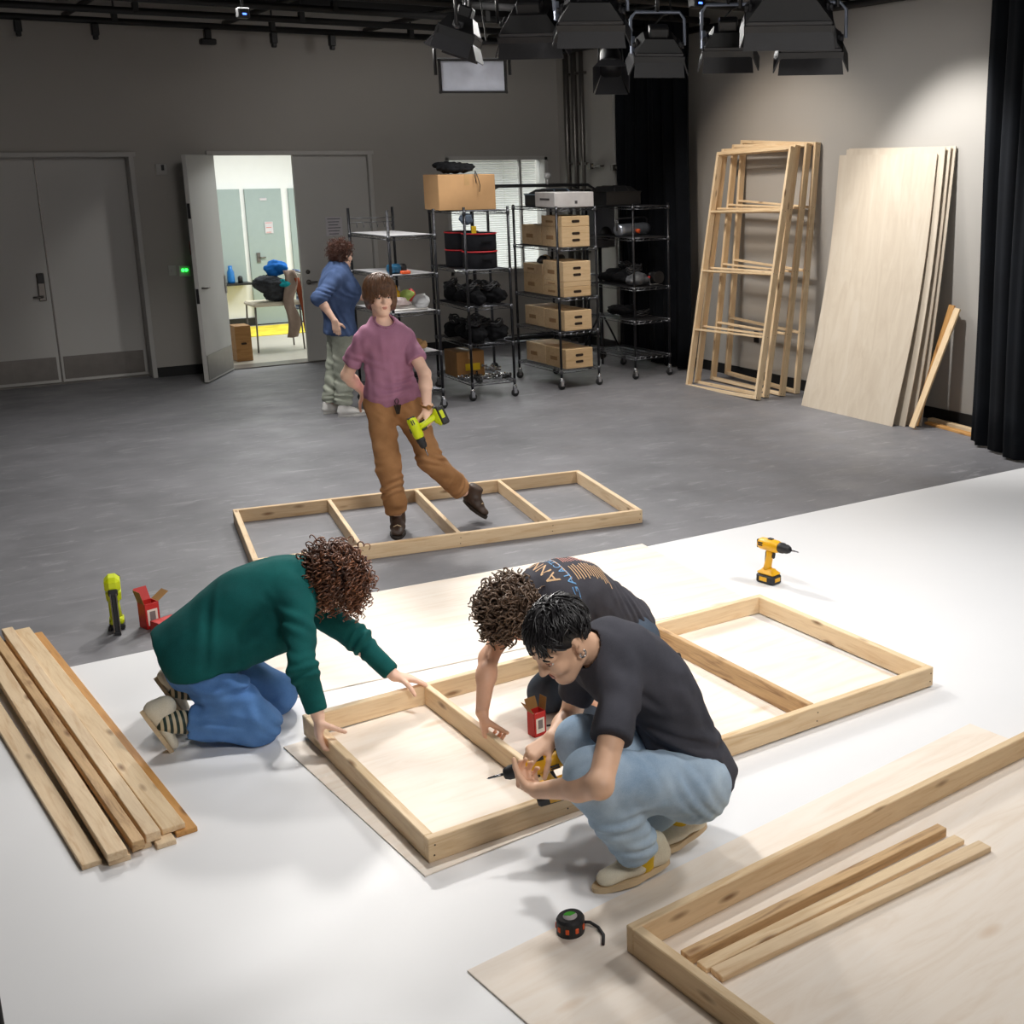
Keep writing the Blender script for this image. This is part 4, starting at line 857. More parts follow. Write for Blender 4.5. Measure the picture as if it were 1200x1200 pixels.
# ================================================================== people
M_skin = plain('skin_fair', (240, 198, 174), .5, var=.06, scale=14)
M_skin2 = plain('skin_warm', (232, 182, 152), .5, var=.06, scale=14)
M_skin3 = plain('skin_tan', (236, 190, 158), .5, var=.05, scale=14)
M_lip = plain('lip', (196, 128, 112), .45)
M_eyew = plain('eye_white', (236, 232, 226), .25)
M_iris = plain('iris', (52, 36, 26), .2)
M_mauve = cloth('mauve_jersey', (168, 120, 144), (152, 104, 128), 420)
M_navy = cloth('navy_linen', (86, 106, 146), (60, 78, 114), 420)
M_green = cloth('green_knit', (18, 88, 86), (10, 68, 68), 300)
M_char = cloth('charcoal_jersey', (74, 73, 79), (60, 59, 66), 420)
M_blackt = cloth('faded_black_jersey', (76, 76, 84), (60, 61, 68), 420)
M_ochre = cloth('ochre_canvas', (172, 128, 88), (146, 104, 66), 380)
M_sage = cloth('sage_cotton', (184, 188, 174), (146, 152, 138), 380)
M_denim = cloth('blue_denim', (96, 138, 192), (68, 108, 166), 520, blot=5)
M_ddenim = cloth('grey_denim', (84, 96, 110), (66, 76, 90), 520, blot=5)
M_ldenim = cloth('light_denim', (192, 212, 230), (118, 150, 184), 520, blot=4)
M_boot = plain('brown_leather', (62, 46, 36), .55, var=.2)
M_cream = cloth('cream_canvas', (232, 224, 206), (212, 202, 178), 420)
M_whites = plain('white_leather', (226, 224, 220), .5)
M_sole = plain('gum_sole', (206, 182, 146), .7)
M_soled = plain('dark_sole', (44, 36, 30), .8)
M_brow = plain('brow_brown', (70, 48, 34), .8)

def folds_fn(lst, base=.0016, seed=0):
    rg = np.random.default_rng(seed); K = rg.normal(size=(4, 3)) * 26; ph = rg.uniform(0, 6, 4)
    def f(P):
        d = np.zeros(len(P))
        for i in range(4): d += base * np.sin(P @ K[i] + ph[i] + 1.3 * np.sin(P @ K[(i + 1) % 4] * .6))
        for c, n, lam, amp, R in lst:
            q = P - V(c); r2 = (q * q).sum(1) / (R * R); k = r2 < 5
            if not k.any(): continue
            n_ = nrm(n); w = q[k] @ n_; t = nrm(np.cross(n_, (0.3, .5, .8))); s = q[k] @ t
            d[k] += 1.45 * amp * np.sin(2 * PI * w / lam + 3.0 * np.sin(s * 11 + 1 + w * 7) + 1.1 * np.sin(s * 27 + w * 19)) * (.55 + .45 * np.sin(s * 15 + w * 31 + lam * 400)) * np.exp(-r2[k])
        return d
    return f

def hand_groups(w, d, n, side, curl=(50, 60, 35), spread=.0, thumb=(.55, .75, .35), tcurl=25, s=1.0, ic=None):
    """w wrist, d towards the fingers, n palm normal, side 'R'/'L'"""
    d = nrm(d); n = nrm(V(n) - d * np.dot(V(n), d)); t = np.cross(d, n) if side == 'R' else np.cross(n, d)
    w = V(w); G = []
    offs = (.027, .009, -.009, -.026); ml = (.088, .09, .085, .078)
    kn = [w + d * ml[i] * s + t * offs[i] * s for i in range(4)]
    palm = [rc(w + t * offs[i] * .55 * s, kn[i], .0145 * s, .0115 * s) for i in range(4)]
    palm.append(rc(w + d * .012 * s + t * .012 * s + n * .004 * s, w + d * .045 * s + t * .026 * s + n * .008 * s, .016 * s, .013 * s))
    G.append(dict(k=.012, j=.012, p=palm))
    L = ((.043, .026, .021), (.047, .029, .022), (.043, .027, .021), (.034, .02, .019)); R0 = (.0088, .0090, .0086, .0076)
    for i in range(4):
        cu = (ic if (ic and i == 0) else curl); a = 0; p0 = kn[i]; ps = []; dd = nrm(d + t * (1.5 - i) * spread)
        for j in range(3):
            a += math.radians(cu[j]) * (1 + .06 * (i - 1.5)); dr = dd * math.cos(a) + n * math.sin(a); p1 = p0 + dr * L[i][j] * s
            r = R0[i] * s; ps.append(rc(p0, p1, r * (1.06 - .09 * j), r * (.98 - .09 * j))); p0 = p1
        G.append(dict(k=.003, j=.0055, p=ps))
    p0 = w + d * .03 * s + t * .026 * s + n * .006 * s; dr = nrm(d * thumb[0] + t * thumb[1] + n * thumb[2]); ps = []
    ax = nrm(np.cross(dr, np.cross(d, t) if False else n)); cu = 0
    for j, l in enumerate((.042, .031, .026)):
        v = nrm(dr + (n * .8 + d * .35 - t * .5) * math.sin(math.radians(tcurl)) * j); p1 = p0 + v * l * s
        ps.append(rc(p0, p1, (.0125 - .0017 * j) * s, (.0112 - .0017 * j) * s)); p0 = p1
    G.append(dict(k=.004, j=.008, p=ps))
    return G

class Head:
    def __init__(h, o, f, u, s=.93):
        h.o = V(o); h.f = nrm(f); h.u = nrm(V(u) - h.f * np.dot(V(u), h.f)); h.r = np.cross(h.f, h.u); h.s = s
    def p(h, r, f, u): return h.o + (h.r * r + h.f * f + h.u * u) * h.s
    def ax(h): return (h.r, h.f, h.u)
    def groups(h, nb):
        s, A, p = h.s, h.ax(), h.p
        main = [el(p(0, -.012, .04), V(.075, .096, .092) * s, A), el(p(0, .022, -.03), V(.058, .068, .088) * s, A),
                rc(p(-.018, .062, -.094), p(.018, .062, -.094), .020 * s, .020 * s), el(p(0, .074, -.098), V(.02, .018, .018) * s, A),
                rc(p(-.046, .008, -.06), p(-.026, .055, -.09), .019 * s, .016 * s), rc(p(.046, .008, -.06), p(.026, .055, -.09), .019 * s, .016 * s),
                rc(p(-.04, .074, .028), p(.04, .074, .028), .014 * s, .014 * s),
                el(p(-.036, .066, -.028), V(.022, .02, .02) * s, A), el(p(.036, .066, -.028), V(.022, .02, .02) * s, A)]
        G = [dict(k=.022 * s, j=.03, p=main), dict(k=.03, j=.03, p=[rc(p(0, -.028, -.05), nb, .051 * s, .054)])]
        G.append(dict(k=.008, j=.012, p=[rc(p(0, .086, .022), p(0, .108, -.022), .008 * s, .0125 * s), el(p(-.011, .097, -.024), V(.008, .01, .007) * s, A), el(p(.011, .097, -.024), V(.008, .01, .007) * s, A)]))
        for k in (-1, 1):
            G.append(dict(k=.006, j=.006, p=[el(p(.076 * k, -.012, .004), V(.009, .019, .031) * s, (h.r * k + h.f * -.35, h.f + h.r * k * .35, h.u)), el(p(.074 * k, -.004, -.018), V(.008, .01, .014) * s, A)]))
        G.append(dict(k=.004, j=.008, p=[rc(p(-.02, .087, -.056), p(.02, .087, -.056), .0065 * s), rc(p(-.016, .086, -.067), p(.016, .086, -.067), .007 * s)]))
        cuts = [el(p(.031 * k, .094, .008), V(.017, .014, .011) * s, A) for k in (-1, 1)]
        cuts += [el(p(.079 * k, .002, .004), V(.006, .008, .014) * s, A) for k in (-1, 1)]
        return G, cuts
    def features(h, par, brow, lip=None):
        s, p = h.s, h.p; off = -Vector(par.location)
        for k in (-1, 1):
            R = Matrix([h.r, h.f, h.u]).transposed()
            m = MB(); m.M = Matrix.Translation(Vector(p(.031 * k, .0755, .008)))
            m.lathe([(.0125 * s * math.sin(a), -.0125 * s * math.cos(a)) for a in np.linspace(.02, PI - .02, 9)], 12)
            e = obj('eye', m, M_eyew, par, loc=off)
            m = MB(); m.M = Matrix.Translation(Vector(p(.031 * k, .0865, .006))) @ (R @ Matrix.Rotation(-PI / 2, 3, 'X')).to_4x4(); m.lathe([(.0062 * s, -.001), (.0062 * s, .0012), (.002, .0022)], 12); obj('iris', m, M_iris, e)
            # eyelid
            m = MB(); m.tube([p(.031 * k + x, .088 - abs(x) * .35, .0155 - x * x * 22) for x in (-.015, -.007, 0, .007, .015)], .0035 * s, 6); obj('eyelid', m, lip_m(par), par, loc=off)
            m = MB(); m.tube([p(.034 * k + x * k, .0885 - abs(x) * .3, .034 - abs(x) * .18) for x in (-.02, -.01, 0, .012, .02)], [.002, .004, .0042, .0036, .0015], 6); obj('eyebrow', m, brow, par, loc=off)
        m = MB()
        m.tube([p(x, .0935 - x * x * 14, -.0565 + abs(x) * .04 - x * x * 4) for x in (-.022, -.012, 0, .012, .022)], [.0015, .0042, .0046, .0042, .0015], 6)
        m.tube([p(x, .0925 - x * x * 14, -.066 + x * x * 12) for x in (-.02, -.01, 0, .01, .02)], [.0015, .0046, .0054, .0046, .0015], 6)
        obj('lips', m, lip or M_lip, par, loc=off)
def lip_m(par): return M_lid
M_lid = plain('eyelid', (190, 138, 116), .55)

def hair_mat(name, c, tip=None, rough=.45):
    t = NT(name); a = srgb(c); v = t.coord((60, 60, 60)); nz = t.noise(v, 1.0, 3)
    col = t.ramp(nz, [(.3, tuple(x * .55 for x in a[:3]) + (1,)), (.7, tuple(min(1, x * 1.35) for x in a[:3]) + (1,))])
    if tip:
        at = t.n('ShaderNodeAttribute', attribute_name='tip'); col = t.mix(at.outputs['Fac'], col, srgb(tip))
    t.l(col, t.b.inputs['Base Color']); t.b.inputs['Roughness'].default_value = rough; return t.m
def tubes_mesh(name, paths, radii, mat, parent, tips=None, n=4):
    """many tapered strands as one mesh"""
    Vs, Fs, T = [], [], []; b = 0
    for P, R, tp in zip(paths, radii, tips or [None] * len(paths)):
        P = np.asarray(P); m = len(P); tg = np.gradient(P, axis=0); tg /= np.linalg.norm(tg, axis=1)[:, None] + 1e-9
        a = np.cross(tg, (.31, .52, .79)); a /= np.linalg.norm(a, axis=1)[:, None] + 1e-9; c = np.cross(tg, a)
        for i in range(m):
            for k in range(n):
                an = 2 * PI * k / n; Vs.append(P[i] + (a[i] * math.cos(an) + c[i] * math.sin(an)) * R[i]); T.append(0 if tp is None else tp[i])
        for i in range(m - 1):
            for k in range(n):
                k2 = (k + 1) % n; Fs.append((b + i * n + k, b + i * n + k2, b + (i + 1) * n + k2, b + (i + 1) * n + k))
        b += m * n
    o = npmesh(name, np.array(Vs), np.array(Fs), mat, parent)
    at = o.data.attributes.new('tip', 'FLOAT', 'POINT'); at.data.foreach_set('value', np.array(T, np.float32))
    if parent is not None and parent.type == 'EMPTY': o.location = -Vector(parent.location)
    return o
def curls(name, H, c, rad, n, mat, par, region, L=(.07, .12), R=.009, turns=3, seed=1, grav=.55, tip=0.0, rt=.0042):
    rg = np.random.default_rng(seed); A = np.array(H.ax()); paths, rr, tt = [], [], []
    while len(paths) < n:
        q = nrm(rg.normal(size=3))
        if not region(q): continue
        root = V(c) + (q * rad * rg.uniform(.72, .98)) @ A; out = nrm((q / rad) @ A); l = rg.uniform(*L); m = 22
        side = nrm(np.cross(out, rg.normal(size=3))); pos = root.copy(); dr = nrm(out + side * .7); ph = rg.uniform(0, 6); tn = rg.uniform(.7, 1.3) * turns; R_ = R * rg.uniform(.7, 1.3); P = []
        for i in range(m):
            t = i / (m - 1); dr = nrm(dr + V(0, 0, -1) * grav * .14 + rg.normal(size=3) * .05); pos = pos + dr * l / m
            a = nrm(np.cross(dr, (.3, .9, .2))); b = np.cross(dr, a); an = ph + tn * 2 * PI * t; k = min(1, t * 4)
            P.append(pos + (a * math.cos(an) + b * math.sin(an)) * R_ * k)
        paths.append(P); rr.append([rt * (1 - .6 * i / m) for i in range(m)]); w = rg.uniform(.2, 1) * tip; tt.append([w * (i / m) ** 1.2 for i in range(m)])
    return tubes_mesh(name, paths, rr, mat, par, tt)
def strands(name, H, c, rad, n, mat, par, region, comb, L=.09, lift=.03, seed=2, r0=.0042, grow=0.0, jit=.25):
    """straight locks following an ellipsoid; region/comb work in (right, front, up)"""
    rg = np.random.default_rng(seed); A = np.array(H.ax()); paths, rr = [], []
    rad = V(rad)
    while len(paths) < n:
        q = nrm(rg.normal(size=3))
        if not region(q): continue
        l = (L(q) if callable(L) else L) * rg.uniform(.75, 1.12); m = 8; P = []; x = q.copy(); up = rg.uniform(.98, 1 + lift); cj = rg.normal(size=3) * jit
        for i in range(m):
            P.append(V(c) + (x * rad * (up + grow * i / m)) @ A); v = V(comb(x)) + cj; v = v - x * (v @ x); v = nrm(v); x = nrm(x + v * l / m / rad.mean())
        paths.append(P); rr.append([r0 * (1 - .75 * (i / m) ** 1.5) for i in range(m)])
    return tubes_mesh(name, paths, rr, mat, par)

def shoe(par, heel, toe, up, mats, name='shoe', w=.048, hgt=.07, boot=0.0, sole_t=.018, skinm=None):
    """heel, toe: ends of the sole's underside; up: normal of the sole"""
    heel, toe = V(heel), V(toe); f = nrm(toe - heel); u = nrm(V(up) - f * np.dot(V(up), f)); r = np.cross(f, u); L = np.linalg.norm(toe - heel)
    def q(a, b, c): return heel + f * a * L + r * b + u * c
    b = sole_t
    pr = [rc(q(.14, 0, b + .030), q(.45, 0, b + .026), w * .80, w * .85, (u, .75)), rc(q(.45, 0, b + .024), q(.80, 0, b + .014), w * .9, w * .80, (u, .58)),
          rc(q(.13, 0, b + .03), q(.16, 0, b + hgt), .040, .042, (r, .85)), rc(q(.18, 0, b + hgt * .9), q(.5, 0, b + .035), .034, .03)]
    if boot: pr.append(rc(q(.16, 0, b + hgt * .8), q(.17, 0, b + hgt + boot), .044, .05, None, True))
    o = solid(name, [dict(k=.03, p=pr)], .006, mats[0], par, None, [(q(0, 0, b * .6), -u)])
    out = []
    for i in range(28):
        a = 2 * PI * i / 28; x = math.cos(a); y = math.sin(a); wx = w * (1.04 if x > -.1 else .86); out.append((L * .5 + x * L * .52, y * wx * (1 - .12 * x * x)))
    M = Matrix(np.stack([f, r, u], 1).tolist()).to_4x4(); M.translation = Vector(heel)
    m = MB(); m.prism(out, 0, b, M); obj('sole', m, mats[1], o)
    m = MB()
    for k in range(4):
        t = .36 + .09 * k; z = b + .066 - .05 * (t - .3); m.tube([q(t, -.024, z - .008), q(t + .02, 0, z + .004), q(t, .024, z - .008)], .0035, 5)
    obj('laces', m, mats[2] if len(mats) > 2 else mats[0], o)
    return o

def torso_pts(J):
    lat = nrm(V(J['shL']) - V(J['shR'])); sp = nrm(V(J['neck']) - V(J['pelvis'])); return lat, sp, nrm(np.cross(lat, sp))

def neck_ring(groups, c, r, par, mat, th=.006, n=40, tilt=None):
    """a rib where the neck opening (an ellipsoid) meets the garment"""
    R = Matrix.Identity(3) if tilt is None else tilt; pts = []; T = np.array(R)
    for a in np.linspace(0, 2 * PI, n, endpoint=False):
        ph = np.linspace(-1.5, 1.5, 121); q = np.stack([r[0] * np.cos(ph) * math.cos(a), r[1] * np.cos(ph) * math.sin(a), r[2] * np.sin(ph)], 1) @ T.T + V(c)
        d = sdf(groups, q); k = np.where((d[:-1] < 0) & (d[1:] >= 0))[0]
        if len(k): i = k[-1]; t = d[i] / (d[i] - d[i + 1]); pts.append(q[i] * (1 - t) + q[i + 1] * t)
    if len(pts) > 10: m = MB(); m.tube(pts, th, 7, closed=True); obj('collar', m, mat, par, loc=-par.location)
# ------------------------------------------------------------------ the woman in the mauve shirt
def body_groups(J, g, H=None, thin=0.0):
    """skin under the clothes plus bare arms, as one continuous solid"""
    lat, sp, fr = torso_pts(J); pel, nk = V(J['pelvis']), V(J['neck']); mid = lerp(pel, nk, .5) + V(J.get('bow', (0, 0, 0)))
    ch = lerp(pel, nk, .78) + V(J.get('bow', (0, 0, 0))) * .5
    t = [rc(J['hipR'], J['hipL'], .085 * g), rc(pel, mid, .115 * g, .105 * g, (fr, .72)), rc(mid, ch, .105 * g, .125 * g, (fr, .72)),
         rc(V(J['shR']) * .9 + nk * .1, V(J['shL']) * .9 + nk * .1, .05 * g), rc(ch, nk, .08 * g, .055 * g)]
    G = [dict(k=.06, p=t)]
    for s in 'RL':
        if 'elb' + s in J:
            sh, e, w = V(J['sh' + s]), V(J['elb' + s]), V(J['wri' + s])
            G.append(dict(k=.02, j=.03, p=[rc(sh, e, .046 * g, .037 * g), rc(e, lerp(e, w, .35), .038 * g, .039 * g), rc(lerp(e, w, .3), w, .039 * g, .025 * g, None)]))
        h, k, a = V(J['hip' + s]), V(J['knee' + s]), V(J['ank' + s])
        G.append(dict(k=.03, j=.05, p=[rc(h, k, .078 * g, .052 * g), rc(k, lerp(k, a, .4), .052 * g, .052 * g), rc(lerp(k, a, .4), a, .052 * g, .034 * g)]))
    return G
def shirt_groups(J, g, sleeve, r=(.062, .055), cut=None, hem=.0, flare=1.0, extra=(), sj=.03, kk=.07):
    lat, sp, fr = torso_pts(J); pel, nk = V(J['pelvis']), V(J['neck']); bow = V(J.get('bow', (0, 0, 0))); mid = lerp(pel, nk, .5) + bow
    ch = lerp(pel, nk, .80) + bow * .5; lo = pel - sp * hem
    t = [rc(lo, mid, .150 * g * flare, .138 * g, (fr, .74)), rc(mid, ch, .138 * g, .152 * g, (fr, .74)),
         rc(V(J['shR']) * .9 + nk * .1, V(J['shL']) * .9 + nk * .1, .062 * g), rc(lerp(J['shR'], nk, .5), lerp(nk, V(J['shR']), .0) + sp * .01, .06 * g, .05 * g), rc(lerp(J['shL'], nk, .5), nk + sp * .01, .06 * g, .05 * g),
         rc(ch, nk, .10 * g, .062 * g)]
    G = [dict(k=kk, p=t + list(extra), cut=[(lo - sp * .03, -sp)] if cut is None else cut)]
    for s in 'RL':
        if 'elb' + s not in J or sleeve.get(s) is None: continue
        f = sleeve[s]; sh, e, w = V(J['sh' + s]), V(J['elb' + s]), V(J['wri' + s])
        if f <= 1: ps = [rc(sh, lerp(sh, e, f), r[0] * 1.12, r[1] * 1.12, None, True)]
        else: ps = [rc(sh, e, r[0], r[1] * .95), rc(e, lerp(e, w, f - 1), r[1] * .95, r[1] * .72, None, True)]
        G.append(dict(k=.03, j=sj, p=ps))
    return G
def pants_groups(J, g, r=(.098, .078, .072), cuff=.93, waist=.10, hipr=.104, wr=(.128, .12)):
    lat, sp, fr = torso_pts(J); pel = V(J['pelvis']); G = [dict(k=.06, p=[rc(J['hipR'], J['hipL'], hipr * g), rc(pel - sp * .02, pel + sp * waist, wr[0] * g, wr[1] * g, (fr, .78), True)])]
    for s in 'RL':
        h, k, a = V(J['hip' + s]), V(J['knee' + s]), V(J['ank' + s]); c = lerp(k, a, cuff)
        G.append(dict(k=.035, j=.05, p=[rc(h, k, r[0], r[1]), rc(k, c, r[1], r[2], None, True)]))
    return G

# ---- standing woman
J = dict(pelvis=(2.847, 7.42, .875), neck=(2.804, 7.40, 1.325), shR=(2.662, 7.41, 1.235), shL=(2.952, 7.385, 1.232), hipR=(2.762, 7.42, .835), hipL=(2.928, 7.40, .84),
         kneeR=(2.750, 7.32, .46), ankR=(2.821, 7.40, .10), kneeL=(2.985, 7.20, .49), ankL=(3.262, 7.345, .205),
         elbR=(2.605, 7.535, 1.02), wriR=(2.745, 7.655, .885), elbL=(2.985, 7.21, 1.035), wriL=(2.925, 7.055, .855))
P1 = thing('person', 'person with a brown bob in mauve tee and ochre trousers, one foot kicked back', 'person', (2.82, 7.35, 0))
H1 = Head((2.79, 7.365, 1.515), (-.08, -.98, -.10), (-.03, -.10, 1), .92)
hg, hc = H1.groups(V(J['neck']) - V(0, 0, .03))
G = body_groups(J, 1.0) + hg + hand_groups(J['wriL'], (.02, -.30, -.95), (.0, .95, -.3), 'L', (62, 70, 40), thumb=(.6, .6, .5)) + hand_groups(J['wriR'], (.55, .35, -.75), (-.3, -.9, -.2), 'R', (35, 40, 25))
solid('body', G, .0052, M_skin, P1, None, hc)
H1.features(P1, M_brow)
ff = folds_fn([((2.84, 7.30, .95), (0.1, 0, 1), .05, .006, .16), ((2.70, 7.38, 1.15), (.6, 0, .8), .07, .004, .14), ((2.96, 7.36, 1.18), (-.7, 0, .7), .06, .004, .10)], .0018, 3)
sg = shirt_groups(J, 1.0, dict(R=.62, L=.62), (.048, .056), hem=.0, flare=1.14, sj=.016, kk=.05, extra=[el((2.848, 7.40, .90), (.175, .125, .07))]); nc, nr = V(J['neck']) + V(0, -.03, .03), (.066, .068, .052)
solid('shirt', sg, .0065, M_mauve, P1, ff, [el(nc, nr), rc(nc, nc + V(0, 0, .14), .06)])
neck_ring(sg, nc, nr, P1, M_mauve)
ff = folds_fn([((2.75, 7.32, .30), (0, .2, 1), .05, .007, .12), ((2.99, 7.2, .50), (.5, .2, .8), .05, .007, .12), ((3.2, 7.3, .28), (.7, .3, -.6), .045, .007, .1), ((2.86, 7.33, .80), (.8, 0, .6), .06, .005, .12), ((2.76, 7.3, .55), (.2, 0, 1), .09, .004, .15)], .002, 4)
solid('trousers', pants_groups(J, 1.0, (.090, .076, .072), .90, .03, .094, (.120, .105)), .0065, M_ochre, P1, ff, [(V(0, 0, .892), V(0, 0, 1))])
shoe(P1, (2.845, 7.46, .0), (2.735, 7.205, .0), (0, 0, 1), (M_boot, M_soled, M_sole), 'boot', boot=.05)
shoe(P1, (3.285, 7.40, .125), (3.345, 7.205, .035), (.45, -.35, .8), (M_boot, M_soled, M_sole), 'boot', boot=.05)
M_brown_h = hair_mat('brown_hair', (96, 66, 44))
hcen = H1.p(0, -.012, .045)
solid('hair', [dict(k=.03, p=[el(hcen, V(.092, .108, .098), H1.ax()), el(H1.p(-.07, -.01, -.02), V(.04, .075, .08), H1.ax()), el(H1.p(.066, -.015, .015), V(.038, .06, .06), H1.ax()), el(H1.p(0, -.07, -.03), V(.085, .05, .085), H1.ax())])], .007, M_brown_h, P1,
      lambda P: .003 * np.sin(((P - hcen) @ H1.r) * 210 + 4 * np.sin(((P - hcen) @ H1.u) * 18)), [el(H1.p(.006, .10, -.04), V(.064, .075, .082), H1.ax())])
strands('hair', H1, hcen, (.095, .111, .101), 420, M_brown_h, P1, lambda q: q[2] > .0 and not (q[1] > .75 and q[2] < .25), lambda x: (x[0] * .8, x[1] * .9 + .12, -.9), lambda q: .055 + .07 * q[2] if q[1] > .35 else .13, .03, 5, .005)
m = MB(); m.tube([V(J['wriL']) + V(.034 * math.cos(a), .032 * math.sin(a), .012 + .01 * math.sin(a)) for a in np.linspace(0, 2 * PI, 16, endpoint=False)], .007, 6, closed=True)
m.lathe([(.016, -.004), (.016, .006), (.010, .008)], 14, tuple(V(J['wriL']) + V(-.005, -.036, .004)), Matrix.Rotation(PI / 2, 3, 'X'))
obj('wristwatch', m, plain('watch_brass', (150, 108, 62), .35, .6), P1, loc=-P1.location)
m = MB(); k0 = V(2.815, 7.268, .862)
m.tube([k0 + V(.012 * math.cos(a), 0, .016 * math.sin(a) + .01) for a in np.linspace(0, 2 * PI, 12, endpoint=False)], .0025, 5, closed=True)
for i in range(4): m.box(k0 + V(-.012 + i * .008, -.006 - .003 * (i % 2), -.04), (.010, .003, .06), Matrix.Rotation(.15 * (i - 1.5), 3, 'Y'))
obj('key_ring', m, plain('key_metal', (60, 56, 54), .35, .8), P1, loc=-P1.location)
# ---- person by the shelves, seen from behind
J = dict(pelvis=(3.925, 11.44, .90), neck=(3.945, 11.44, 1.375), shR=(3.845, 11.27, 1.285), shL=(3.90, 11.61, 1.28), hipR=(3.905, 11.36, .83), hipL=(3.925, 11.52, .83),
         kneeR=(3.90, 11.36, .46), ankR=(3.86, 11.34, .09), kneeL=(3.885, 11.53, .46), ankL=(3.80, 11.54, .09),
         elbR=(3.665, 11.20, 1.13), wriR=(3.765, 11.12, .93), elbL=(4.05, 11.66, 1.12), wriL=(4.235, 11.58, 1.06))
P2 = thing('person', 'person in loose navy shirt and grey-green trousers, turned away towards the wire shelves', 'person', (3.88, 11.42, 0))
H2 = Head((3.99, 11.43, 1.49), (.93, .30, -.12), (.10, 0, 1), .94)
hg, hc = H2.groups(V(J['neck']) - V(0, 0, .03))
solid('body', body_groups(J, .98) + hg + hand_groups(J['wriR'], (.12, -.08, -.98), (.25, .95, 0), 'R', (35, 40, 25)) + hand_groups(J['wriL'], (.9, .1, -.2), (0, 0, -1), 'L', (25, 30, 20)), .0065, M_skin, P2, None, hc)
H2.features(P2, M_brow)
ff = folds_fn([((3.9, 11.3, 1.15), (.7, 0, .7), .08, .008, .16), ((3.9, 11.3, .95), (1, 0, .25), .07, .008, .2), ((3.72, 11.2, 1.18), (.5, .2, .8), .05, .007, .1)], .002, 8)
solid('shirt', shirt_groups(J, 1.06, dict(R=1.18, L=1.5), (.066, .070), hem=.11, flare=1.30, extra=[el((4.0, 11.42, 1.16), (.13, .16, .14)), el((3.85, 11.42, 1.12), (.12, .16, .2))]), .008, M_navy, P2, ff, [rc(V(J['neck']) + V(.02, 0, .0), V(J['neck']) + V(.05, .01, .14), .060, .08)])
ff = folds_fn([((3.87, 11.32, .28), (.3, 0, 1), .06, .010, .2), ((3.85, 11.5, .2), (.2, 0, 1), .06, .009, .2), ((3.9, 11.35, .55), (.6, 0, .7), .08, .006, .15)], .002, 9)
solid('trousers', pants_groups(J, 1.02, (.100, .085, .082), .96, .0), .008, M_sage, P2, ff, [(V(0, 0, .80), V(0, 0, 1))])
shoe(P2, (3.80, 11.32, 0), (4.065, 11.27, 0), (0, 0, 1), (M_whites, M_whites))
shoe(P2, (3.73, 11.53, 0), (3.99, 11.57, 0), (0, 0, 1), (M_whites, M_whites))
M_h2 = hair_mat('auburn_hair', (74, 46, 36), (120, 70, 48))
c2 = H2.p(0, -.02, .045)
solid('hair', [dict(k=.03, p=[el(c2, V(.086, .104, .094), H2.ax()), el(H2.p(0, -.06, -.03), V(.078, .05, .07), H2.ax())])], .008, M_h2, P2, None, [el(H2.p(0, .085, -.05), V(.09, .065, .075), H2.ax())])
curls('hair', H2, c2, V(.09, .108, .098), 300, M_h2, P2, lambda q: q[2] > -.75 and q[1] < .62 - .5 * (q[2] < .1), (.04, .075), .010, 1.6, 21, .5, .6)
# ---- kneeling person in the green sweater
J = dict(pelvis=(1.02, 5.06, .40), neck=(1.455, 4.955, .60), bow=(-.02, 0, .07), shR=(1.375, 4.79, .56), shL=(1.45, 5.11, .53), hipR=(1.00, 4.96, .35), hipL=(1.05, 5.19, .34),
         kneeR=(1.19, 4.845, .085), ankR=(.880, 4.945, .135), kneeL=(1.335, 5.09, .085), ankL=(1.00, 5.26, .13),
         elbR=(1.325, 4.60, .372), wriR=(1.352, 4.552, .188), elbL=(1.672, 4.97, .30), wriL=(1.775, 4.825, .155))
P3 = thing('person', 'kneeling person in dark green sweater and blue jeans, long curly hair hanging over the face', 'person', (1.15, 4.95, 0))
H3 = Head((1.555, 4.895, .612), (.62, -.16, -.77), (.78, -.05, .62), .95)
hg, hc = H3.groups(V(J['neck']))
solid('body', body_groups(J, 1.02) + hg + hand_groups(J['wriR'], (-.10, -.22, -.95), (.95, -.12, -.2), 'R', (22, 50, 30), thumb=(.45, .35, .9), tcurl=6, s=1.0)
      + hand_groups(J['wriL'], (.92, -.22, -.34), (-.3, -.05, -.95), 'L', (12, 22, 14), spread=.10, thumb=(.5, .75, .2)), .005, M_skin, P3, None, hc)
H3.features(P3, M_brow)
ff = folds_fn([((1.12, 4.9, .50), (.9, 0, -.3), .09, .006, .16), ((1.3, 4.7, .50), (.6, .3, .6), .06, .007, .10), ((1.33, 4.6, .36), (.1, .3, 1), .05, .006, .09), ((1.68, 4.95, .3), (.6, -.4, -.6), .05, .006, .1), ((1.4, 4.85, .55), (.8, .2, .2), .06, .005, .1)], .0016, 12)
lat, sp, fr = torso_pts(J)
lo3 = V(J['pelvis']) - sp * .02
sg = shirt_groups(J, 1.10, dict(R=1.93, L=1.93), (.066, .056), cut=[(lo3 - sp * .10, -sp)], hem=.03, flare=1.12, extra=[el(V(1.33, 4.94, .44), (.14, .15, .10)), el(V(1.20, 5.0, .40), (.16, .16, .11)), el(V(1.07, 4.99, .40), (.15, .16, .13))])
sg.append(dict(k=.03, j=.03, p=[rc(J['hip' + s], lerp(J['hip' + s], J['knee' + s], .45), .131, .121) for s in 'RL'], cut=[(V(1.08, 0, .335), V(.16, 0, -1)), (lo3 - sp * .10, -sp)]))
solid('sweater', sg, .0065, M_green, P3, ff, [rc(V(J['neck']) + V(.0, 0, -.02), V(J['neck']) + V(.16, 0, -.03), .062, .075)])
solid('undershirt', [dict(k=.02, p=[rc(V(J['neck']) + V(-.02, 0, -.03), V(J['neck']) + V(.012, -.002, -.05), .062)])], .008, M_navy, P3)
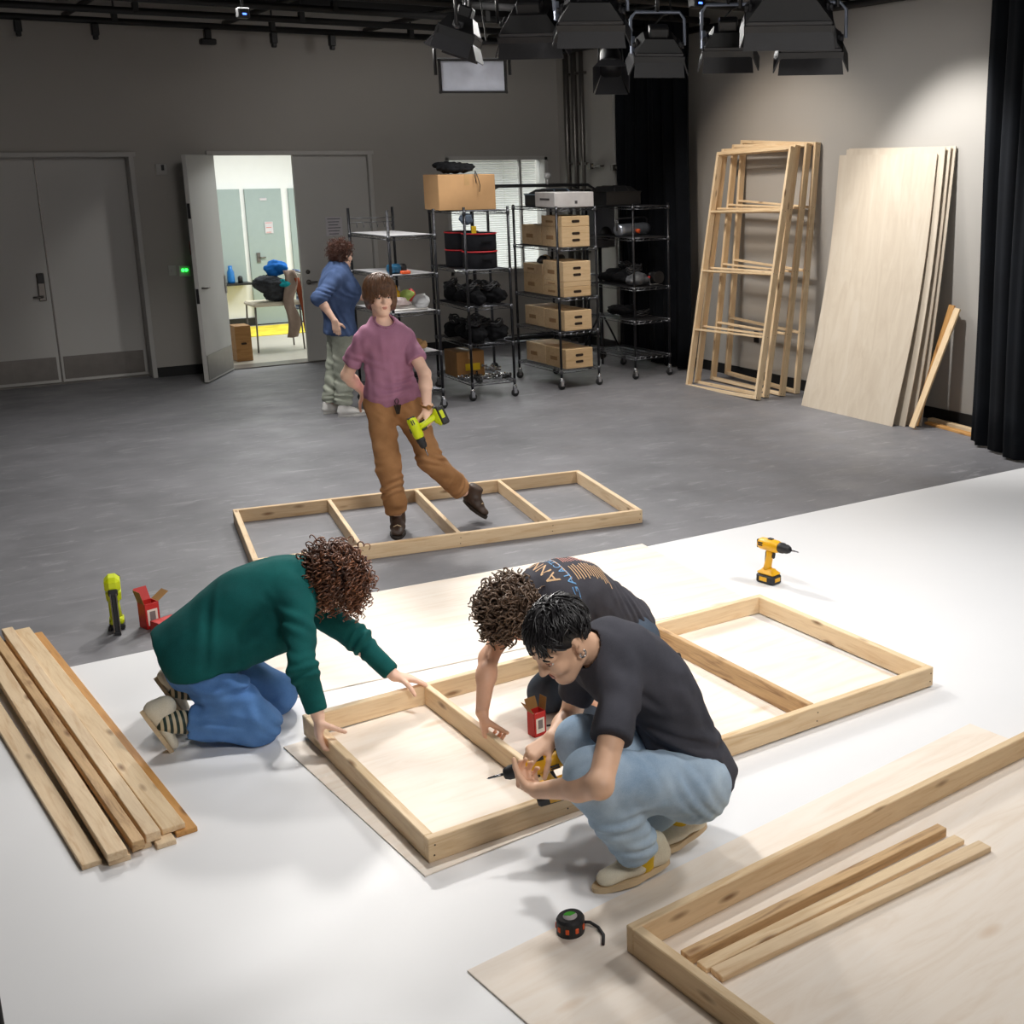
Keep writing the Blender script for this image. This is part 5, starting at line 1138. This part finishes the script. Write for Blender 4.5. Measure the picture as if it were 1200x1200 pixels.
ff = folds_fn([((1.15, 4.85, .25), (.5, 0, .9), .08, .007, .15), ((1.25, 4.84, .10), (.8, 0, .6), .05, .006, .1), ((1.0, 4.9, .2), (.3, 0, .9), .06, .008, .12)], .0016, 13)
solid('jeans', pants_groups(J, 1.08, (.104, .088, .072), .80, -.02, .098, (.115, .10)), .0065, M_denim, P3, ff, [(V(0, 0, .003), V(0, 0, -1))])
shoe(P3, (.775, 4.965, .195), (.868, 4.965, -.004), (.93, 0, .37), (M_cream, M_sole), sole_t=.016, w=.050)
shoe(P3, (.895, 5.285, .195), (.988, 5.285, -.004), (.93, 0, .37), (M_cream, M_sole), sole_t=.016, w=.050)
M_sock = NT('striped_sock'); _v = M_sock.coord((1, 1, 1)); _w = M_sock.n('ShaderNodeTexWave', bands_direction='X'); _w.inputs['Scale'].default_value = 14; M_sock.l(_v, _w.inputs['Vector'])
M_sock.l(M_sock.ramp(_w.outputs[0], [(.45, srgb((26, 50, 44))), (.55, srgb((206, 192, 160)))]), M_sock.b.inputs['Base Color']); M_sock = M_sock.m
for a, b in (((.865, 4.95, .14), (.965, 4.925, .118)), ((.985, 5.265, .14), (1.08, 5.23, .118))): solid('sock', [dict(k=.01, p=[rc(a, b, .046, .048)])], .007, M_sock, P3)
M_h3 = hair_mat('dark_curls', (58, 40, 34), (176, 112, 74))
c3 = H3.p(0, -.015, .03)
solid('hair', [dict(k=.03, p=[el(c3, V(.105, .118, .105), H3.ax())])], .009, M_h3, P3, lambda P: .006 * np.sin(P[:, 0] * 140) * np.sin(P[:, 1] * 130) * np.sin(P[:, 2] * 150), [el(H3.p(0, .10, -.07), V(.06, .06, .07), H3.ax())])
curls('hair', H3, c3, V(.112, .122, .115), 760, M_h3, P3, lambda q: not (q[1] > .45 and q[2] < -.35) and q[2] > -.8, (.06, .125), .0115, 3.0, 31, 1.0, .75, .0052)
# ---- crouching man in the black tee
J = dict(pelvis=(2.16, 3.20, .34), neck=(1.935, 3.315, .725), bow=(.055, -.005, .06), shL=(1.895, 3.13, .655), shR=(1.955, 3.47, .635), hipL=(2.145, 3.09, .275), hipR=(2.195, 3.29, .275),
         kneeL=(1.735, 3.055, .445), ankL=(1.930, 3.095, .095), kneeR=(1.86, 3.34, .415), ankR=(2.14, 3.19, .10),
         elbL=(1.700, 2.945, .475), wriL=(1.640, 3.235, .350), elbR=(1.955, 3.59, .375), wriR=(1.805, 3.440, .405))
P4 = thing('person', 'crouching person with short black hair in black tee and light jeans, holding a yellow drill', 'person', (2.0, 3.2, 0))
H4 = Head((1.755, 3.265, .822), (-.78, -.12, -.62), (-.60, -.10, .80), 1.03)
hg, hc = H4.groups(V(J['neck']))
solid('body', body_groups(J, 1.04) + hg + hand_groups(J['wriL'], (.06, .95, -.16), (.15, .2, .95), 'L', (62, 55, 35), thumb=(.55, .5, .8), s=1.02)
      + hand_groups(J['wriR'], (-.92, -.05, -.34), (-.30, .05, -.95), 'R', (42, 58, 38), thumb=(.7, .6, .4), s=1.05), .005, M_skin3, P4, None, hc)
M_browk = plain('brow_black', (30, 26, 26), .8)
H4.features(P4, M_browk)
ff = folds_fn([((2.1, 3.1, .47), (.6, 0, .8), .07, .008, .13), ((2.18, 3.1, .36), (.4, .1, .9), .06, .008, .12), ((1.93, 3.12, .60), (.7, 0, .5), .08, .005, .10), ((2.05, 3.1, .60), (.5, 0, .8), .09, .004, .12)], .0018, 15)
lat, sp, fr = torso_pts(J)
solid('shirt', shirt_groups(J, 1.08, dict(L=.52, R=.56), (.058, .062), hem=.12, flare=1.10, sj=.025), .0065, M_blackt, P4, ff, [rc(V(J['neck']) + nrm(H4.o - V(J['neck'])) * .03, V(J['neck']) + nrm(H4.o - V(J['neck'])) * .16, .062, .07)])
ff = folds_fn([((2.1, 3.05, .30), (.9, 0, .5), .05, .006, .13), ((2.2, 3.08, .24), (.8, 0, -.5), .04, .006, .1), ((1.82, 3.05, .30), (.4, 0, 1), .07, .006, .12), ((1.9, 3.07, .16), (.3, 0, 1), .05, .007, .09), ((1.9, 3.04, .40), (.9, 0, .3), .06, .004, .1)], .0016, 16)
solid('jeans', pants_groups(J, 1.10, (.112, .085, .075), .93, .05), .0065, M_ldenim, P4, ff, [(V(0, 0, .05), V(0, 0, -1))])
M_y = plain('yellow_sock', (214, 176, 30), .8)
M_g = plain('green_sock', (52, 140, 112), .8)
solid('sock', [dict(k=.01, p=[rc((1.935, 3.09, .07), (1.925, 3.08, .13), .044, .043)])], .007, M_y, P4)
solid('sock', [dict(k=.01, p=[rc((2.15, 3.19, .08), (2.14, 3.19, .13), .044, .043)])], .007, M_y, P4)
solid('sock_heel', [dict(k=.01, p=[rc((1.965, 3.085, .085), (1.965, 3.085, .105), .030)])], .006, M_g, P4)
solid('sock_heel', [dict(k=.01, p=[rc((2.185, 3.185, .09), (2.185, 3.185, .11), .030)])], .006, M_g, P4)
shoe(P4, (2.035, 3.085, .030), (1.765, 3.115, .001), (.10, 0, 1), (M_cream, M_sole), sole_t=.02, w=.050)
shoe(P4, (2.255, 3.18, .045), (1.99, 3.195, .001), (.16, 0, 1), (M_cream, M_sole), sole_t=.02, w=.050)
m = MB(); e4 = H4.p(-.078, -.004, -.034); m.tube([e4 + (H4.f * math.cos(a) + H4.u * math.sin(a)) * .011 for a in np.linspace(0, 2 * PI, 14, endpoint=False)], .0035, 6, closed=True)
M_silver = plain('silver', (220, 220, 222), .2, 1.0); obj('earring', m, M_silver, P4, loc=-P4.location)
M_h4 = hair_mat('black_hair', (34, 32, 34), rough=.35)
c4 = H4.p(0, -.02, .048)
solid('hair', [dict(k=.02, p=[el(c4, V(.083, .102, .092), H4.ax())])], .006, M_h4, P4, None, [el(H4.p(0, .11, -.04), V(.085, .085, .072), H4.ax()), el(H4.p(0, .03, -.085), V(.12, .095, .095), H4.ax())])
strands('hair', H4, c4, (.086, .105, .096), 620, M_h4, P4, lambda q: (q[2] > .35 and q[1] < .8) or (q[1] < -.35 and q[2] > -.35), lambda x: (x[0] * 1.3 + .1, x[1] * .7 + .55, -.35 - .5 * (x[1] < 0)), lambda q: .07 if abs(q[0]) < .6 else .04, .05, 41, .0046, .12, .45)
strands('hair', H4, c4, (.084, .103, .094), 220, M_h4, P4, lambda q: -.45 < q[2] < .45 and q[1] < .42 and not (q[2] < .12 and -.3 < q[1]), lambda x: (x[0] * .2, -.25, -1), .035, .02, 42, .0036, .0, .2)
# ---- kneeling person with curly hair in the charcoal printed tee
J = dict(pelvis=(2.57, 4.31, .385), neck=(2.235, 4.30, .555), bow=(-.01, 0, .105), shR=(2.215, 4.465, .49), shL=(2.25, 4.125, .50), hipR=(2.60, 4.42, .33), hipL=(2.605, 4.21, .32),
         kneeR=(2.305, 4.42, .085), ankR=(2.70, 4.44, .09), kneeL=(2.36, 4.17, .085), ankL=(2.74, 4.19, .09),
         elbR=(2.035, 4.42, .31), wriR=(1.915, 4.245, .165), elbL=(2.27, 3.985, .30), wriL=(2.30, 4.10, .185))
P5 = thing('person', 'kneeling person with curly brown hair in a printed charcoal tee, bent low', 'person', (2.4, 4.3, 0))
H5 = Head((2.095, 4.275, .535), (-.50, -.18, -.85), (-.84, -.12, .50), .97)
hg, hc = H5.groups(V(J['neck']))
solid('body', body_groups(J, 1.02) + hg + hand_groups(J['wriR'], (-.05, -.30, -.95), (.85, -.3, -.1), 'R', (48, 62, 35), thumb=(.6, .2, .7), tcurl=10, s=1.02)
      + hand_groups(J['wriL'], (.2, .5, -.5), (.1, .3, -.9), 'L', (25, 35, 20)), .005, M_skin2, P5, None, hc)
H5.features(P5, M_brow)
ff = folds_fn([((2.6, 4.2, .48), (.9, .2, .2), .035, .006, .14), ((2.66, 4.25, .42), (.8, -.3, .3), .035, .006, .12), ((2.45, 4.15, .50), (.8, -.3, .2), .06, .004, .12)], .0015, 18)
shirt5 = solid('shirt', shirt_groups(J, 1.06, dict(R=.5, L=.6), (.058, .064), hem=.08, flare=1.08), .0062, M_char, P5, ff, [rc(V(J['neck']) + V(-.03, 0, -.02), V(J['neck']) + V(-.16, 0, -.06), .062, .07)])
ff = folds_fn([((2.4, 4.2, .2), (.5, 0, .9), .07, .006, .12), ((2.6, 4.2, .2), (.3, 0, .9), .06, .006, .12)], .0016, 19)
solid('jeans', pants_groups(J, 1.08, (.105, .082, .07), .90, .06), .007, M_ddenim, P5, ff, [(V(0, 0, .010), V(0, 0, -1))])
shoe(P5, (2.795, 4.44, .215), (2.755, 4.44, .002), (-.98, 0, .18), (M_boot, M_soled))
shoe(P5, (2.835, 4.19, .215), (2.795, 4.19, .002), (-.98, 0, .18), (M_boot, M_soled))
M_h5 = hair_mat('brown_curls', (82, 64, 52), (124, 100, 80))
c5 = H5.p(0, -.015, .035)
solid('hair', [dict(k=.03, p=[el(c5, V(.098, .112, .102), H5.ax())])], .008, M_h5, P5, lambda P: .005 * np.sin(P[:, 0] * 150) * np.sin(P[:, 1] * 140) * np.sin(P[:, 2] * 160), [el(H5.p(0, .105, -.055), V(.065, .065, .075), H5.ax())])
curls('hair', H5, c5, V(.103, .116, .108), 560, M_h5, P5, lambda q: not (q[1] > .40 and q[2] < -.15) and q[2] > -.75, (.045, .085), .013, 1.7, 51, .45, .7, .006)
m = MB(); e5 = H5.p(-.082, .0, -.03); m.tube([e5 + (H5.f * math.cos(a) + H5.u * math.sin(a)) * .013 for a in np.linspace(0, 2 * PI, 14, endpoint=False)], .003, 6, closed=True)
obj('earring', m, M_silver, P5, loc=-P5.location)

# ---- the print on the charcoal tee: lettering laid on the cloth
def shirt_print(target, x0, yc, rows, par):
    me = target.data; bv = BVHTree.FromPolygons([target.matrix_world @ v.co for v in me.vertices], [tuple(p.vertices) for p in me.polygons])
    for txt, dx, size, mat, arc, name in rows:
        cu = bpy.data.curves.new(name, 'FONT'); cu.body = txt; cu.size = size; cu.align_x = 'CENTER'; cu.fill_mode = 'FRONT'; cu.space_character = 1.12
        o = bpy.data.objects.new(name, cu); COL.objects.link(o); dg = bpy.context.evaluated_depsgraph_get(); tm = bpy.data.meshes.new_from_object(o.evaluated_get(dg)); bpy.data.objects.remove(o)
        V_, F_ = [v.co.copy() for v in tm.vertices], [tuple(p.vertices) for p in tm.polygons]; put(name, V_, F_, x0 + dx, yc, arc, mat, bv, par)
def put(name, V_, F_, x0, yc, arc, mat, bv, par):
    vs, ok = [], True
    for v in V_:
        x, y = x0 - v.y + arc * v.x * v.x, yc + v.x; h = bv.ray_cast(Vector((x, y, 2.0)), Vector((0, 0, -1)))
        p = h[0] + h[1] * .0025 if h[0] is not None else Vector((x, y, .5)); vs.append(p)
    m = MB(); m.add(vs, F_); obj(name, m, mat, par)
bpy.context.view_layer.update()
M_tan = plain('print_tan', (206, 170, 130), .8); M_blu = plain('print_blue', (110, 160, 206), .8); M_pnk = plain('print_pink', (196, 140, 128), .8)
shirt_print(shirt5, 2.235, 4.30, (('ANNO', .012, .07, M_tan, 1.2, 'print_band_name'), ('GALACTIC TOUR', .058, .040, M_blu, 1.2, 'print_tour_name')), shirt5)
def bar(x, y, w, h): # a row of small lettering, subdivided so that it follows the cloth
    n = 8; V_ = [Vector((y + w * (k / n - .5), -x + s * h / 2, 0)) for k in range(n + 1) for s in (-1, 1)]; return V_, [(2 * k, 2 * k + 2, 2 * k + 3, 2 * k + 1) for k in range(n)]
_me = shirt5.data; _bv = BVHTree.FromPolygons([shirt5.matrix_world @ v.co for v in _me.vertices], [tuple(p.vertices) for p in _me.polygons]); rg = random.Random(3)
for ci, (yc, mt) in enumerate(((-.092, M_tan), (.0, M_pnk), (.092, M_tan))):
    V_, F_ = [], []
    for k in range(13):
        v, f = bar(.085 + .0125 * k, yc + rg.uniform(-.004, .004), .076 - .022 * rg.random(), .0042); b = len(V_); V_ += v; F_ += [tuple(b + i for i in q) for q in f]
    put('print_dates', V_, F_, 2.235, 4.30, 1.0, mt, _bv, shirt5)
V_, F_ = bar(.03, 0, .30, .005); put('print_line', V_, F_, 2.260, 4.30, 1.2, M_tan, _bv, shirt5)
W_ = (1.0, .93, .84); C_ = (.93, .97, 1.0)
softlight('black barn-door light hanging at the left, in front of the white panel', (3.70, 8.02, 3.10), (3.50, 8.15, 2.4), .38, .24, .15)
softlight('flat light with a white front panel facing the viewer, lowest at the left', (4.02, 8.50, 2.91), (2.2, 4.9, 2.0), .47, .22, .08, doors=False)
softlight('black barn-door light hanging second from the left of the row', (4.16, 7.82, 3.14), (4.5, 8.2, 2.2), .42, .24, .16)
softlight('black barn-door light in the middle of the row with a silver bracket', (4.34, 7.36, 3.18), (4.62, 7.8, 2.2), .42, .24, .16, shiny=True)
softlight('silver-sided barn-door light hanging in front of the black curtain', (5.10, 7.74, 3.04), (5.3, 8.15, 2.2), .34, .22, .14, shiny=True)
softlight('small barn-door light with bright clips just right of the black curtain', (5.24, 7.08, 3.03), (5.5, 7.4, 2.2), .32, .22, .14, shiny=True)
softlight('large barn-door light at the right, its vented back turned up', (5.04, 6.20, 3.12), (5.36, 6.62, 2.2), .52, .28, .17, open_=(.2, .5, .3, .3))
softlight('barn-door light at the right end of the row with a shiny silver side', (5.54, 6.58, 3.01), (5.85, 6.95, 2.2), .40, .24, .14, shiny=True)
# fresnel
t = thing('fresnel_lamp', 'small round black lamp with flared doors hanging beside the conduits', 'stage light', (4.96, 8.15, 2.98)); f = Vector((-.35, -.6, -.72)).normalized(); R = frame3(f, (0, 0, 1))
m = MB(); Rz = R @ Matrix.Rotation(PI / 2, 3, 'Y'); m.lathe([(.03, -.16), (.075, -.14), (.085, -.02), (.095, .0), (.095, .02)], 18, (0, 0, 0), Rz); obj('barrel', m, M_black2, t)
for k in range(4):
    a = PI / 2 * k; m = MB(); u = Vector((0, math.cos(a), math.sin(a))); s = Vector((0, -math.sin(a), math.cos(a))); p = [u * .07 - s * .07, u * .07 + s * .07, u * .13 + s * .12 + Vector((.14, 0, 0)), u * .13 - s * .12 + Vector((.14, 0, 0))]
    n = Vector((.003, 0, 0)); m.add([R @ q for q in p] + [R @ (q + u * .004) for q in p], [(0, 1, 2, 3), (7, 6, 5, 4)] + [(i, 4 + i, 4 + (i + 1) % 4, (i + 1) % 4) for i in range(4)]); obj('barn_door', m, M_flap, t)
m = MB(); m.tube([(.1, 0, 0), (.1, 0, .14), (-.1, 0, .14), (-.1, 0, 0)], .010, 6); obj('yoke', m, M_black2, t)
m = MB(); m.tube([(0, 0, .14), (0, 0, .77)], .012, 6); m.box((0, 0, .74), (.06, .08, .08), None, .01); obj('clamp', m, M_black2, t)
M_bl = glow('blue_led', (70, 110, 255), 5.0)
for i, (x, y, z) in enumerate(((3.03, 10.57, 3.44), (3.69, 7.13, 3.27), (5.19, 7.38, 3.32))):
    t = thing('grid_node', ('small black box with a blue light up in the grid above the doorway', 'small black box with a blue light above the left hanging lights', 'small black box with a blue light above the curtain')[i], 'light', (x, y, z)); m = MB(); m.box((0, 0, .04), (.09, .09, .08), None, .01); m.tube([(0, 0, .1), (0, 0, 3.75 - z)], .012, 6); obj('housing', m, M_black2, t)
    m = MB(); m.box((0, -.046, .03), (.03, .004, .013), None, .001); obj('lens', m, M_bl, t)
for i, (x, y) in enumerate(((1.9, 14.28), (2.6, 14.28), (3.7, 14.28), (4.4, 14.28), (5.05, 14.28))):
    m = MB(); m.box((0, 0, -.06), (.07, .08, .12), None, .01); m.box((0, 0, -.13), (.16, .1, .06) if i in (2,) else (.05, .06, .06), None, .01); o = obj('pipe_clamp', m, M_black2, loc=(x, y, 3.72)); tag(o, ('black clamp under the back grid pipe at the far left', 'black clamp under the back grid pipe, second from the left', 'wide black clamp under the back grid pipe above the open door', 'black clamp under the back grid pipe right of the wide one', 'black clamp under the back grid pipe, the rightmost')[i], 'clamp')
# ================================================================== light of the room, with added fills
def area(name, loc, aim, size, e, col=(1, 1, 1), sy=None, spread=180):
    l = bpy.data.lights.new(name, 'AREA'); l.energy = e; l.spread = math.radians(spread); l.size = size; l.color = col
    if sy: l.shape = 'RECTANGLE'; l.size_y = sy
    o = bpy.data.objects.new(name, l); COL.objects.link(o); o.location = loc; o.rotation_euler = (Vector(aim) - Vector(loc)).to_track_quat('-Z', 'Y').to_euler(); return o
def spot(name, loc, aim, e, ang, blend, col=(1, 1, 1), r=.08):
    l = bpy.data.lights.new(name, 'SPOT'); l.energy = e; l.spot_size = math.radians(ang); l.spot_blend = blend; l.color = col; l.shadow_soft_size = r
    o = bpy.data.objects.new(name, l); COL.objects.link(o); o.location = loc; o.rotation_euler = (Vector(aim) - Vector(loc)).to_track_quat('-Z', 'Y').to_euler(); return o
area('stage_light_over', (2.25, 4.7, 3.7), (2.45, 4.5, 0), .26, 27, (1, .98, .95), spread=100)
area('stage_light_back_right', (3.3, 9.4, 3.72), (3.0, 4.6, 0), .34, 62, (1, .97, .93), spread=120)
area('stage_light_back_left', (2.0, 8.2, 3.72), (2.6, 5.2, 0), .34, 46, (1, .97, .93))
area('front_fill', (1.8, .5, 3.9), (2.9, 7.8, 1.1), 1.1, 30, (1, .97, .94), spread=90)  # unseen fill added to brighten the standing woman's front
area('stage_light_right', (5.6, 3.5, 3.72), (4.0, 4.4, 0), .6, 50, (1, .99, .98), spread=130)
area('low_front_fill', (2.6, -.6, 3.7), (2.1, 3.3, .3), .9, 9, (1, .97, .94), spread=80)  # weak fill added out of view to lift the dark foreground
area('rear_fill_left', (3.0, 11.0, 3.75), (3.0, 10.0, 0), .9, 74, (1, .98, .95), spread=140)  # added fill for the dark floor and walls at the back
area('rear_fill_right', (5.9, 10.4, 3.75), (5.6, 8.6, 0), .9, 88, (1, .98, .95), spread=155)  # added fill over the racks and floor at the right rear
spot('wall_wash_warm', (6.3, 10.2, 3.62), (8.18, 10.0, 1.1), 95, 96, .6, (1, .87, .74))
spot('wall_wash_cool', (6.5, 7.8, 3.62), (8.15, 7.5, 1.2), 350, 80, .6, (1, .98, .95))
spot('back_wall_fill', (5.6, 11.0, 3.7), (6.4, 14.8, 2.4), 84, 100, .9, (1, .97, .93), .3)  # added spot that brightens the back wall right of the door
spot('door_light', (6.4, 9.0, 3.7), (3.55, 14.5, 1.15), 260, 22, .5, (1, .98, .95), .12)
spot('upper_wall_fill', (5.4, 6.6, 3.4), (8.18, 9.4, 2.6), 20, 90, 1.0, (1, .96, .92), .3)  # added spot that lifts the upper part of the right wall
area('hall_light', (5.0, 17.0, 2.95), (5.0, 17.0, 0), 2.0, 75, (.97, 1, 1), 1.4)
area('hall_light_window', (7.4, 16.4, 2.9), (7.4, 15.8, 0), 1.6, 150, (.95, 1, .98), 1.0)
w = bpy.data.worlds.new('world'); SC.world = w; w.use_nodes = True; w.node_tree.nodes['Background'].inputs[0].default_value = (.9, .95, 1, 1); w.node_tree.nodes['Background'].inputs[1].default_value = .02
SC.view_settings.exposure = 0.0
